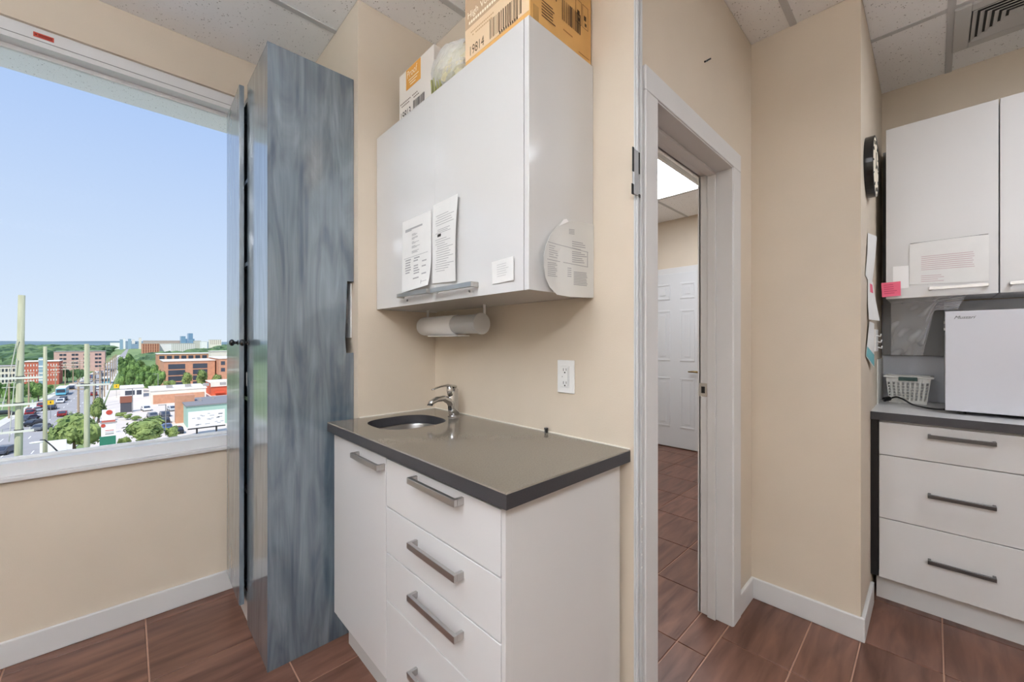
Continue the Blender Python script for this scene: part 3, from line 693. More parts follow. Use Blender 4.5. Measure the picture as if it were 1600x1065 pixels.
# ================================================================== RIGHT SIDE: BASE, WORKTOP, UPPERS
ye = -1.15
rbx = thing('drawer_cabinet', 'white drawer cabinet with black end strip under the microwave', 'cabinet', (2.85, -.3, 0))
box('carcass', SATINW, 2.58, XB-.004, -.66, .176, .125, .866, rbx)
box('kick_board', SATINW, 2.632, 2.65, -.66, .19, 0, .125, rbx)
box('filler_strip', BLACK, 2.56, 2.58, .178, YS-.001, .13, .866, rbx, .001)
zz = [.8585, .7045, .4085, .127]
for k in range(3):
    dr = box('drawer', SATINW, 2.56, 2.5785, -.622, .1755, zz[k+1]+.0018, zz[k]-.0018, rbx, .0015)
    MB().box(2.53, 2.54, -.178, .016, [.818, .558, .269][k]-.008, [.818, .558, .269][k]+.008).box(2.54, 2.56, .006, .016, [.818, .558, .269][k]-.008, [.818, .558, .269][k]+.008).box(2.54, 2.56, -.178, -.168, [.818, .558, .269][k]-.008, [.818, .558, .269][k]+.008).build('handle', mat('dark_satin_pull', (104, 104, 104), .35, 1), dr, bevel=.001)
rb3 = thing('drawer_cabinet', 'white drawer cabinet next to the microwave drawer stack', 'cabinet', (2.85, -.9, 0))
box('carcass', SATINW, 2.58, XB-.004, ye, -.664, .125, .866, rb3)
box('kick_board', SATINW, 2.632, 2.65, ye, -.664, 0, .125, rb3)
for k in range(3):
    dr = box('drawer', SATINW, 2.56, 2.5785, ye+.002, -.626, zz[k+1]+.0018, zz[k]-.0018, rb3, .0015); pull(dr, 2.56, -.98, -.79, [.818, .558, .269][k])
wt = thing('worktop', 'pale worktop with a charcoal front edge under the microwave', 'countertop', (2.86, -.47, .868))
box('slab', mat('pale_grey_laminate', (214, 214, 214), .25), 2.549, XB-.002, ye, YS-.001, .868, .905, wt)
box('front_edge', QEDGE, 2.541, 2.549, ye, YS-.001, .868, .9045, wt, .001)
bsb = thing('backsplash', 'pale bluish backsplash board behind the microwave', 'backsplash', (3.166, -.47, .905))
box('board', mat('pale_blue_grey_board', (222, 226, 235), .35), XB-.008, XB-.001, ye, YS-.001, .9055, 1.447, bsb)
box('side_board', mat('off_white_board', (218, 216, 210), .4), 2.86, XB-.008, YS-.006, YS-.001, .9055, 1.141, bsb)
box('joint', GREYP, XB-.0085, XB-.0075, ye, YS-.006, 1.155, 1.158, bsb)
tag(box('back_panel', GREYP, XB-.05, XB-.0085, -.04, YS-.008, 1.16, 2.312, None, .001), 'dark grey sheet standing in for shade in the gap beside the right wall cabinets', 'panel')  # grey sheet in place of the shade on the wall behind the cabinet gap
us = 2.8
for (lab, ya, yb, hy) in (('white wall cabinet holding the lined notice above the basket', .166, -.2015, (-.172, .014)), ('white wall cabinet above the microwave, next to the notice cabinet', -.2055, -.573, (-.41, -.231)), ('white wall cabinet beyond the microwave cabinet', -.577, ye, (-.98, -.75))):
    t = thing('wall_cabinet', lab, 'cabinet', (2.96, (ya+yb)/2, 1.45))
    back = XB-.0505 if ya > -.1 else XB-.009
    box('carcass', SATINW, us+.0185, back, yb+.001, ya-.001, 1.451, 2.311, t)
    d_ = box('door', SATINW, us, us+.018, yb, ya, 1.450, 2.313, t, .0015)
    pull(d_, us, hy[0], hy[1], 1.488, NICKEL, .03, .014)
YR = lambda y, z, x=us: Vector((x, y, z))
o, fn = paper('paper_sheet', 'lined notice page taped to the right wall cabinet door', [YR(.080, 1.716), YR(-.174, 1.716), YR(-.174, 1.506), YR(.081, 1.516)], lambda u, v: .002+.004*(1-v)+.006*math.sin(3.1*u)*(1-v))
print_on(o, fn, [(.16, .84-.04*rr.random(), .34+.045*k, .34+.045*k+.012) for k in range(8)], mat('pinkish_ink', (206, 180, 186), .8))
print_on(o, fn, [(.16, .16+.2+.12*rr.random(), .80+.045*k, .80+.045*k+.012) for k in range(4)], mat('pinkish_ink', (206, 180, 186), .8))
box('top_clip', CHAR, us-.009, us-.0072, -.172, .078, 1.7155, 1.7175, o)
o, fn = paper('sticky_note', 'pink sticky note on the corner of the right wall cabinet', [YR(.184, 1.534), YR(.112, 1.536), YR(.111, 1.464), YR(.180, 1.461)], lambda u, v: .002+.006*v*v, mat('pink_note', (236, 108, 136), .8), cat='note')
print_on(o, fn, [(.12, .8-.2*rr.random(), .15+.15*k, .15+.15*k+.04) for k in range(5)], mat('dark_pink_ink', (190, 62, 96), .8))
o, fn = paper('paper_slip', 'small blank white slip above the pink sticky note', [YR(.140, 1.613), YR(.084, 1.611), YR(.082, 1.50), YR(.140, 1.50)], lambda u, v: .001, mat('bright_paper', (250, 250, 250), .7))

# microwave
mw = thing('microwave', 'white retro microwave standing on the pale right worktop', 'microwave', (2.93, -.27, .905))
mx = 2.70
box('body', mat('white_appliance_enamel', (208, 209, 216), .3), mx+.022, 3.08, -.52, -.040, .922, 1.368, mw, .006)
dm = box('door', mat('white_appliance_enamel', (208, 209, 216), .3), mx, mx+.019, -.41, -.038, .921, 1.371, mw, .003)
box('door_gap', CHAR, mx+.0185, mx+.0225, -.515, -.042, .926, 1.364, mw)
box('control_panel', mat('white_appliance_enamel', (208, 209, 216), .3), mx, mx+.019, -.522, -.412, .921, 1.371, mw, .003)
for z in (1.27, 1.10): MB().tube([(mx, -.467, z), (mx-.018, -.467, z)], .026, 20).build('dial', CHROME, mw, bevel=.002)
text('Mustari', .0195, INKD, dm, Vector((mx-.0005, -.064, 1.336)), YM, ZU, 'brand_lettering', shear=.45, sx=1.05)
for x_ in (2.75, 3.03):
    for y_ in (-.09, -.47): MB().tube([(x_, y_, .9056), (x_, y_, .923)], .014, 12).build('foot', BLACK, mw)
for z in (1.315, 1.285): MB().box(mx+.006, mx+.014, -.038, -.034, z, z+.012).build('hinge_stub', PLW, mw)
cordp = [atZ(1476, 639, .909), atZ(1450, 637, .909), atZ(1424, 628, .911)]
cp = [Vector((2.80, -.045, .914)), Vector((2.80, -.01, .9105)), Vector((2.84, .03, .9105)), Vector((2.92, .075, .912)), Vector((2.965, .11, .93)), Vector((2.955, .135, .94)), Vector((2.93, .155, .934))]
def smooth_path(p, n=6):
    out = []
    for i in range(len(p)-1):
        a, b_, c, d = p[max(i-1, 0)], p[i], p[i+1], p[min(i+2, len(p)-1)]
        for k in range(n):
            t = k/n; out.append(.5*((2*b_)+(c-a)*t+(2*a-5*b_+4*c-d)*t*t+(3*b_-a-3*c+d)*t**3))
    return out+[p[-1]]
cd = MB().tube(smooth_path(cp), .0042, 8).build('cord', BLACK, mw, smooth=True)
pe = cp[-1]
MB().tube([pe, pe+Vector((-.008, .006, -.001)), pe+Vector((-.03, .024, -.006))], [.006, .012, .012], 12).build('plug', BLACK, mw, smooth=False)
MB().tube([pe+Vector((-.03, .018, -.006)), pe+Vector((-.046, .031, -.009))], .002, 6).tube([pe+Vector((-.026, .026, -.004)), pe+Vector((-.042, .039, -.007))], .002, 6).build('prong', CHROME, mw)

# basket with real openings
bk = thing('basket', 'small white slotted plastic basket with a dark green clip', 'basket', (3.06, .093, .905))
bw0, bw1 = (.022, .166), (.006, .178)
def bpt(side, u, v):  # u along the side, v height
    z = .9065+v*.142; y0 = bw0[0]+(bw1[0]-bw0[0])*v; y1 = bw0[1]+(bw1[1]-bw0[1])*v; x0 = 3.005-.012*v; x1 = 3.105+.012*v
    return [Vector((x0, y1+(y0-y1)*u, z)), Vector((x0+(x1-x0)*u, y0, z)), Vector((x1, y0+(y1-y0)*u, z)), Vector((x1+(x0-x1)*u, y1, z))][side]
BP = mat('white_basket_plastic', (240, 240, 236), .4)
for side in range(4):
    mbk = MB(); nc = 9 if side in (0, 2) else 6; nrw = 6
    def seg(u0, u1, v0, v1):
        a = [bpt(side, u0, v0), bpt(side, u1, v0), bpt(side, u1, v1), bpt(side, u0, v1)]; nrm = (a[1]-a[0]).cross(a[3]-a[0]).normalized()*-.003
        mbk.prism(a, nrm)
    seg(0, 1, 0, .12); seg(0, 1, .78, 1)
    for r_ in range(1, nrw): v = .12+.66*r_/nrw; seg(0, 1, v-.018, v+.018)
    for c_ in range(nc+1): u = c_/nc; seg(max(0, u-.025), min(1, u+.025), .12, .78)
    mbk.build('slotted_side', BP, bk)
MB().box(3.006, 3.104, .023, .165, .9052, .909).build('bottom', BP, bk)
rimz = .9065+.142
MB().box(2.984, 2.996, -.004, .188, rimz-.008, rimz+.002).box(3.114, 3.126, -.004, .188, rimz-.008, rimz+.002).box(2.996, 3.114, -.004, .008, rimz-.008, rimz+.002).box(2.996, 3.114, .176, .188, rimz-.008, rimz+.002).build('rim', BP, bk, bevel=.003)
MB().box(2.979, 2.985, .056, .128, rimz-.022, rimz-.002).build('clip', mat('dark_green_clip', (52, 84, 80), .4), bk, bevel=.002)

# clear bag hanging under the right wall cabinet
def bagf(u, v):
    y = .15-.255*u*(1-.1*v); dep = .285 if u < .5 else max(.062, .285-.223*(u-.5)/.17); z = 1.4495-dep*v
    x = 2.835+.05*v*(1-u)+.010*math.sin(u*17+v*5)*(.4+v)+.008*math.sin(v*19+u*9)+.006*noise.noise(Vector((u*8, v*8, 1)))
    return Vector((x, y, z))
mb = MB().sheet(bagf, 36, 30)
tag(mb.build('plastic_bag', FILM, smooth=True), 'clear crumpled plastic bag hanging under the right wall cabinet', 'bag')

# clock on the side wall
ck = thing('wall_clock', 'round black-rimmed wall clock beside the right wall cabinets', 'clock', (2.405, YS-.03, 1.88))
cx, cz, cr, cy_ = 2.405, 2.012, .131, YS-.030
ring = lambda r, y: [Vector((cx+r*math.cos(2*math.pi*k/48), y, cz+r*math.sin(2*math.pi*k/48))) for k in range(48)]
MB().loft([ring(cr, YS-.0005), ring(cr, cy_), ring(cr-.004, cy_-.002), ring(cr-.007, cy_), ring(cr-.008, cy_+.003)], cap=True).build('rim', mat('black_clock_rim', (20, 21, 22), .22), ck, smooth=False)
MB().tube([(cx, cy_+.003, cz), (cx, cy_, cz)], cr-.0085, 48).build('face', mat('cream_clock_face', (240, 230, 208), .5), ck)
for k in range(12):
    a = k*math.pi/6; c_, s_ = math.cos(a), math.sin(a)
    MB().tube([(cx+.095*c_, cy_-.0005, cz+.095*s_), (cx+.112*c_, cy_-.0005, cz+.112*s_)], .0022, 6).build('hour_mark', INKD, ck)
MB().box(cx-.004, cx+.004, cy_-.003, cy_-.0015, cz-.01, cz+.06).build('hour_hand', INKD, ck)
MB().box(cx-.01, cx+.085, cy_-.0045, cy_-.0032, cz-.003, cz+.003).build('minute_hand', INKD, ck)

# papers on the side wall
def wpaper(name, label, pts, m=PAPER, cat='paper', bulge=.0):
    a, b_, c, d = [atX(px, py, xx) for px, py, xx in pts]
    for q in (a, b_, c, d): q.y = min(q.y, YS-.003)
    fn = lambda u, v: (a*(1-u)+b_*u)*(1-v)+(d*(1-u)+c*u)*v+Vector((0, -bulge*math.sin(math.pi*v), 0))
    return tag(MB().sheet(fn, 4, 8, (0, .0006, 0)).build(name, m), label, cat), fn
wpaper('paper_sheet', 'cream page pinned below the black-rimmed clock', [(1354.5, 364, 2.42), (1370, 369, 2.60), (1362, 447, 2.56), (1350.5, 430, 2.32)], bulge=.002)
o, fn = wpaper('paper_sheet', 'curling page with a pink mark under the cream page', [(1356.5, 436, 2.42), (1364, 441, 2.56), (1375, 501, 2.60), (1358, 499, 2.40)], bulge=-.002)
print_on(o, fn, [(.3, .75, .08, .3)], mat('pink_note', (236, 108, 136), .8), (0, -1, 0), 'pink_mark')
o, fn = wpaper('paper_slip', 'curled narrow slip with a teal end low on the side wall', [(1359, 502, 2.42), (1366, 505, 2.56), (1366, 574, 2.54), (1353, 556, 2.33)])
print_on(o, fn, [(0.02, .98, .72, .98)], mat('teal_print', (110, 176, 184), .7), (0, -1, 0), 'teal_print')
hk = atX(1370, 530, 2.72)
t = thing('hook_rail', 'small white plastic hook rail on the side wall by the basket', 'hook rail', (2.72, YS, hk.z-.06))
box('rail', PLW, 2.66, 2.78, YS-.012, YS-.0008, hk.z-.06, hk.z+.05, t, .002)
for k in range(3): MB().tube([(2.70+.03*k, YS-.012, hk.z+.02-.03*k), (2.70+.03*k, YS-.026, hk.z+.015-.03*k), (2.70+.03*k, YS-.028, hk.z+.028-.03*k)], .003, 8).build('hook', PLW, t, smooth=True)

# ceiling vent
vt = thing('ceiling_vent', 'square grey louvred air vent in the ceiling by the right wall', 'vent', (2.774, -.245, ZC-.02))
vx, vy, vh = 2.7735, -.2485, .1835; VM = mat('vent_enamel', (200, 200, 198), .5)
fo = MB(); zf = ZC-.014
for (x0, x1, y0, y1) in ((vx-vh, vx+vh, vy+.132, vy+vh), (vx-vh, vx+vh, vy-vh, vy-.132), (vx-vh, vx-.132, vy-.132, vy+.132), (vx+.132, vx+vh, vy-.132, vy+.132)): fo.box(x0, x1, y0, y1, zf, ZC-.0005)
fo.build('frame', VM, vt, bevel=.003)
box('duct_back', CHAR, vx-.132, vx+.132, vy-.132, vy+.132, ZC-.002, ZC-.0006, vt)
for k in range(5):
    a = .128-.0215*k; c_ = a-.013
    q = lambda h, z: [Vector((vx-h, vy-h, z)), Vector((vx+h, vy-h, z)), Vector((vx+h, vy+h, z)), Vector((vx-h, vy+h, z))]
    MB().loft([q(a, zf+.001), q(c_, zf+.009), q(c_-.001, zf+.0085), q(a-.002, zf-.001), q(a, zf+.001)], cap=False).build('louvre', VM, vt)
box('centre_plate', VM, vx-.02, vx+.02, vy-.02, vy+.02, zf, zf+.003, vt)

# ================================================================== OUTSIDE, seen through the window
GZ = -18.77
def G(px, py): return atZ(px, py, GZ)
def up(px, py, P):            # height of pixel row py at the distance of point P
    a, b_ = dpx(px); return EYE-(py-HOR)*(P.y/b_)
GRASS = mat('grass_ground', (150, 168, 108), .9, rgb2=(112, 138, 84), vscale=.03)
ASPH = mat('grey_asphalt', (172, 168, 166), .9, var=.06, vscale=.3)
CONC = mat('pale_concrete', (222, 216, 204), .9, var=.05, vscale=.2)
struct(MB().box(-1500, 1500, 24, 2600, GZ-1, GZ-.12).build('ground', GRASS))
LEFT = [(26, -24.5), (60, -24), (220, -20), (420, -13.5), (900, -8), (1700, -2)]
RIGHT = [(26, -10.6), (95, -10.6), (130, -7.5), (250, -7.2), (420, -6), (900, -1.5), (1700, 3)]
def curb(tab, y):
    for (y0, x0), (y1, x1) in zip(tab, tab[1:]):
        if y <= y1: return x0+(x1-x0)*max(0, (y-y0))/(y1-y0)
    return tab[-1][1]
def ribbon(name, l, r, m, z1, y0, y1):
    ysr = sorted(set([y0, y1]+[y for y, _ in LEFT+RIGHT if y0 < y < y1]))
    pts = [(l(y), y, GZ-.4) for y in ysr]+[(r(y), y, GZ-.4) for y in ysr[::-1]]
    return struct(MB().prism(pts, (0, 0, z1-GZ+.4)).build(name, m))
ribbon('road', lambda y: curb(LEFT, y), lambda y: curb(RIGHT, y), ASPH, GZ, 26, 1700)
ribbon('sidewalk', lambda y: curb(RIGHT, y), lambda y: curb(RIGHT, y)+1.8, CONC, GZ+.05, 26, 900)
ribbon('sidewalk_far', lambda y: curb(LEFT, y)-2.2, lambda y: curb(LEFT, y), CONC, GZ+.05, 100, 900)
struct(MB().box(-150, -23.0, 84, 99, GZ-.4, GZ-.02).build('side_road', ASPH))
lotm = mat('beige_lot', (226, 214, 202), .9, var=.05, vscale=.15)
struct(MB().box(-5.2, 85, 64, 238, GZ-.4, GZ-.02).build('parking_lot', lotm))
LINE = mat('road_marking', (240, 238, 232), .8)
rd = bpy.data.objects['road']
mk = MB()
for k in range(60):
    y = 40+9*k
    for f_ in (.25, .5, .75): x = curb(LEFT, y)*(1-f_)+curb(RIGHT, y)*f_; mk.box(x-.08, x+.08, y, y+3, GZ, GZ+.012)
for k in range(14): mk.box(-21+.75*k, -20.6+.75*k, 80, 83, GZ, GZ+.012)
o = mk.build('lane_markings', LINE, rd); o['kind'] = 'stuff'

# ---- hills, blue distance haze mixed into their colour
hm = mat('haze_tinted_far_hills', (122, 142, 148), .95, rgb2=(102, 124, 132), vscale=.01)
mb = MB()
mb.sheet(lambda u, v: Vector((-1400+2400*u, 1750+900*v, GZ-2+(26+5*noise.noise(Vector((u*6, v, 0))))*min(1, v*5))), 60, 8)
struct(mb.build('hills', hm, smooth=True))

# ---- buildings
BRK = mat('orange_brick', (206, 152, 122), .85, var=.07, vscale=1.2)
RED = mat('red_brick', (200, 112, 92), .85, var=.07, vscale=1.0)
PINK = mat('pinkish_render', (216, 176, 166), .85, var=.05, vscale=.6)
CREAM = mat('cream_render', (236, 228, 214), .85, var=.04, vscale=.3)
WHT = mat('white_render', (242, 240, 238), .8)
DGLASS = mat('dark_window_glass', (70, 76, 88), .15)
LGLASS = mat('pale_blue_glass', (150, 176, 196), .2)
ROOFG = mat('grey_roof', (172, 166, 162), .9, var=.06, vscale=.4)
ROOFL = mat('pale_roof', (232, 226, 216), .9, var=.04, vscale=.2)
WINM = {}; FOOT = []; TREES = []
def windows(par, x0, x1, y, z0, z1, nx, nz, m, fw=.62, fh=.55, name='window'):
    dx, dz = (x1-x0)/nx, (z1-z0)/nz
    key = (round(dx*fw, 2), round(dz*fh, 2), m.name)
    for i in range(nx):
        for j in range(nz):
            c = Vector((x0+dx*(i+.5), y, z0+dz*(j+.5)))
            if key not in WINM:
                o = MB().box(-dx*fw/2, dx*fw/2, -.06, .05, -dz*fh/2, dz*fh/2).build(name, m, par)
                for v in o.data.vertices: v.co += ORG[par.name]
                WINM[key] = o
            else:
                o = WINM[key].copy(); COL.objects.link(o); o.parent = par
            o.location = c-ORG[par.name]
def bld(name, label, pxa, pxb, yb, yt, depth, wall, roof, rows=0, cols=0, wm=DGLASS, par=.5, group=None, cat='building', fw=.62, fh=.55):
    mid = (pxa+pxb)/2; Y = G(mid, yb).y
    P = lambda px: Y*dpx(px)[0]/dpx(px)[1]
    x0, x1 = P(pxa), P(pxb); zt = EYE-(yt-HOR)*Y/dpx(mid)[1]
    t = thing(name, label, cat, ((x0+x1)/2, Y+depth/2, GZ-.12), group)
    box('wall', wall, x0, x1, Y, Y+depth, GZ-.12, zt-.25, t)
    box('roof', roof, x0-.25, x1+.25, Y-.25, Y+depth+.25, zt-.25, zt, t)
    if rows: windows(t, x0+.3, x1-.3, Y, max(GZ+1, zt-3.3*rows), zt-.7, cols, rows, wm, fw, fh)
    FOOT.append((x0, x1, Y, Y+depth)); return t, x0, x1, Y, zt
bld('townhouse', 'white low townhouse row left of the red brick block', -30, 26, 603, 572, 14, CREAM, ROOFG, 3, 9)
t, x0, x1, Y, zt = bld('apartment_building', 'red brick block with a pale glazed stair tower', 35, 92, 601, 564, 16, RED, ROOFL, 4, 12, WHT, fw=.3, fh=.4)
xa = x0+(x1-x0)*.44; box('stair_tower', LGLASS, xa, xa+(x1-x0)*.16, Y-1, Y+4, GZ, zt+1.6, t)
for k in range(4): box('tower_band', WHT, xa-.05, xa+(x1-x0)*.16+.05, Y-1.08, Y-1, GZ+2+3.2*k, GZ+2.7+3.2*k, t)
t, x0, x1, Y, zt = bld('apartment_building', 'long pinkish apartment block behind the red brick block', 84, 164, 580, 548.5, 18, PINK, ROOFG)
for k in range(4): windows(t, x0+(x1-x0)*(.1+.23*k), x0+(x1-x0)*(.24+.23*k), Y, zt-12, zt-1, 2, 4, DGLASS, .85, .5)
t, x0, x1, Y, zt = bld('office_building', 'orange brick office with dark ribbon windows beyond the shops', 256, 336, 606, 563, 26, BRK, ROOFL)
w_ = x1-x0
for a0, a1 in ((.08, .40), (.55, .84)):
    for k in range(4):
        box('window', DGLASS, x0+w_*a0, x0+w_*a1, Y-.08, Y+.05, zt-1.4-2.6*(k+1)+.5, zt-1.4-2.6*k, t)
bld('office_building', 'orange brick wing with white upper windows behind the ribbon-window office', 246, 336, 590, 552, 20, BRK, ROOFL, 1, 8, DGLASS, fw=.7, fh=.7)
bld('office_building', 'tan brick block with a stepped roof at the end of the office row', 342, 384, 604, 559, 30, BRK, ROOFL, 2, 4)
bld('roof_penthouse', 'cream rooftop block above the tan brick building', 330, 366, 592, 548, 10, CREAM, ROOFL)
bld('apartment_building', 'brown brick mid-rise slab beside the far end of the road', 222, 249, 562, 536, 40, BRK, ROOFL, 5, 7, mat('brown_band', (150, 96, 78), .8), fw=.5, fh=.9)
bld('apartment_building', 'white blank-walled block among the far mid-rises', 249, 268, 561, 536.5, 30, WHT, ROOFL)
bld('apartment_building', 'grey mid-rise with vertical stripes by the white block', 268, 305, 556, 536, 40, mat('stone_grey', (200, 196, 188), .8), ROOFL, 4, 12, mat('pale_stripe', (232, 230, 226), .8), fw=.4, fh=.95)
bld('apartment_building', 'low long brown building on the skyline behind the mid-rises', 224, 284, 545, 531.8, 40, mat('taupe', (186, 166, 158), .8), ROOFG)
for i, (a, b_, yt, lab) in enumerate([(283, 290, 525, 'lower blue glass tower on the skyline'), (294.5, 301.5, 520.5, 'tallest blue glass tower on the skyline'), (288, 304, 529, 'wide blue glass podium block on the skyline')]):
    bld('glass_tower', lab, a, b_, 545-i*.4, yt, 40, mat('blue_glass_tower', (136, 168, 196), .3), LGLASS, 6, 3, mat('mid_blue_glass', (106, 140, 172), .2))
bld('apartment_building', 'white tower block in the woods right of the glass towers', 315, 324, 548, 533, 30, WHT, ROOFL)
bld('apartment_building', 'striped white tower block far right on the skyline', 328, 346, 546, 530.5, 30, CREAM, ROOFL, 4, 6, mat('taupe', (186, 166, 158), .8), fw=.4, fh=.9)
bld('apartment_building', 'grey low block on the skyline beside the glass towers', 304, 314, 546, 532, 30, mat('stone_grey', (200, 196, 188), .8), ROOFG)
for i, (a, b_, yb, yt, m_) in enumerate([(187, 192, 546, 530, LGLASS), (192.5, 196, 545, 528.5, WHT), (200, 205, 545, 529, LGLASS), (206, 211, 544, 530.5, CREAM), (217, 221, 545, 527.5, CREAM)]):
    bld('distant_tower', ['pale blue stub tower left of the road end', 'thin white tower at the road end', 'blue-grey tower at the road end', 'short cream tower right of the road end', 'narrow cream tower beside the brown slab'][i], a, b_, yb, yt, 30, m_, ROOFL)
bld('warehouse', 'long white shed in the distant woods left of the road', 149, 166, 543, 533.5, 40, WHT, ROOFL)
bld('warehouse', 'white shed nearest the road end in the woods', 172, 188, 545, 535, 40, WHT, ROOFL)
bld('warehouse', 'small pale shed among trees far left', -4, 26, 552, 543.5, 20, WHT, ROOFL)
# shops and lot
t, x0, x1, Y, zt = bld('shop', 'low white flat-roofed shop with a dark window band', 188, 224, 621, 605, 12, WHT, ROOFL)
box('shop_window', DGLASS, x0+1.2, x0+(x1-x0)*.62, Y-.08, Y+.05, GZ+1, zt-1.1, t); box('shop_window', DGLASS, x0+(x1-x0)*.7, x1-.5, Y-.08, Y+.05, GZ+1, zt-1.1, t)
t, x0, x1, Y, zt = bld('shop', 'long pale-roofed shop behind the billboard', 236, 322, 628, 607, 17, CREAM, mat('white_roof', (240, 238, 234), .85))
box('brick_front', BRK, x0+.5, x1-.5, Y-.2, Y, GZ, zt-1.6, t)
for k in range(5): box('roof_unit', ROOFG, x0+4+5*k, x0+5.6+5*k, Y+4, Y+6, zt, zt+.9, t)
t, x0, x1, Y, zt = bld('shop', 'grey-roofed green-walled building behind the billboard', 292, 372, 663, 630, 16, mat('pale_green_wall', (168, 200, 184), .8), mat('mid_grey_roof', (140, 138, 140), .9))
box('roof_block', BRK, x0-1.5, x0+2.2, Y+8, Y+11, GZ, zt+1.6, t)
for k in range(5): box('roof_vent', ROOFG, x0+3+3*k, x0+3.5+3*k, Y+7+(k % 2)*3, Y+7.5+(k % 2)*3, zt, zt+.7, t)
t, x0, x1, Y, zt = bld('shop', 'orange-red brick shop with a cream parapet at the lot end', 330, 384, 616, 596, 14, mat('bright_red_brick', (214, 104, 74), .85), CREAM)
box('parapet', CREAM, x0-.2, x1+.2, Y-.3, Y, zt-1.6, zt+.4, t)
for k in range(3): box('awning', mat('red_awning', (226, 92, 62), .7), x0+1+4*k, x0+4+4*k, Y-1.3, Y-.3, zt-4, zt-3.4, t)
# billboard
def frontal(pxa, pxb, yb_ref, yt, ybot):
    mid = (pxa+pxb)/2; Y = G(mid, yb_ref).y
    P = lambda px: Y*dpx(px)[0]/dpx(px)[1]
    z = lambda py: EYE-(py-HOR)*Y/dpx(mid)[1]
    return P(pxa), P(pxb), Y, z(ybot), z(yt)
x0, x1, Y, z0, z1 = frontal(294, 351, 676, 641, 666)
bl = thing('billboard', 'white roadside billboard in front of the green-walled building', 'billboard', ((x0+x1)/2, Y, GZ-.12))
box('panel', WHT, x0, x1, Y-.2, Y, z0, z1, bl); box('frame', CHAR, x0-.1, x1+.1, Y-.35, Y-.15, z0-.25, z0-.02, bl)
for xx in (x0+1.5, x1-1.5): box('post', CHAR, xx-.15, xx+.15, Y, Y+.3, GZ-.12, z1-.1, bl)
b2 = MB(); r2 = random.Random(4)
for k in range(22):
    a = x0+.4+(x1-x0-1.2)*r2.random(); c = z0+.3+(z1-z0-.8)*r2.random(); b2.box(a, a+.4+.5*r2.random(), Y-.215, Y-.2, c, c+.18)
o = b2.build('faint_print', mat('grey_print', (176, 180, 182), .8), bl); o['kind'] = 'stuff'
box('ground_floor_door', DGLASS, x0+6.2, x0+8, Y+.6, Y+.7, GZ, GZ+2.4, bl) if False else None
# pylon sign
x0, x1, Y, z0, z1 = frontal(158, 181, 712, 661, 681)
ps_ = thing('pylon_sign', 'white pylon sign on a green base beside the big tree', 'sign', ((x0+x1)/2, Y, GZ-.12))
_, _, _, za, zb = frontal(158, 181, 712, 640, 660)
box('base', mat('green_sign_base', (46, 122, 96), .6), x0-.2, x1, Y, Y+.5, GZ-.12, z0, ps_)
box('panel', WHT, x0, x1, Y-.02, Y+.52, z0, z1, ps_); box('cap', ROOFG, x0-.1, x1+.15, Y-.1, Y+.6, z1, z1+.2, ps_)
box('upper_panel', mat('brick_sign_band', (196, 110, 96), .7), x0+.05, x1-.05, Y, Y+.5, z1+.2, z1+.55, ps_)
box('header', WHT, x0+.1, x1-.1, Y-.02, Y+.5, z1+.55, zb, ps_)
MB().tube([(x0+(x1-x0)*.55, Y-.02, zb-.45), (x0+(x1-x0)*.55, Y-.08, zb-.45)], .42, 16).build('red_emblem', mat('red_print', (196, 76, 58), .6), ps_)
MB().tube([(x0+.25, Y-.02, z1-.35), (x0+.25, Y-.08, z1-.35)], .3, 14).build('round_logo', mat('red_print', (196, 76, 58), .6), ps_)
for k in range(3): box('sign_line', [INKD, INK, mat('red_print', (196, 76, 58), .6)][k], x0+.5, x1-.25, Y-.04, Y-.02, z0+.35+.3*k, z0+.45+.3*k, ps_)
# dark sign block in the lot
x0, x1, Y, z0, z1 = frontal(188, 206, 644, 619, 644)
t = thing('sign_block', 'dark grey sign block with a brown band at the lot edge', 'sign', ((x0+x1)/2, Y+.5, GZ-.12))
box('block', mat('slate', (84, 84, 92), .7), x0, x1, Y, Y+1, GZ-.12, z1-1.8, t); box('band', mat('brown_band', (150, 96, 78), .8), x0-.1, x1+.1, Y-.1, Y+1.1, z1-1.8, z1, t)
x0, x1, Y, z0, z1 = frontal(62, 104, 726, 688, 712)
t = thing('hoarding', 'low white printed hoarding beside the road below the poles', 'hoarding', ((x0+x1)/2, Y, GZ-.12))
box('panel', WHT, x0, x1, Y, Y+.15, z0, z1, t); box('base', CHAR, x0+.1, x1-.1, Y+.02, Y+.13, GZ-.12, z0, t)

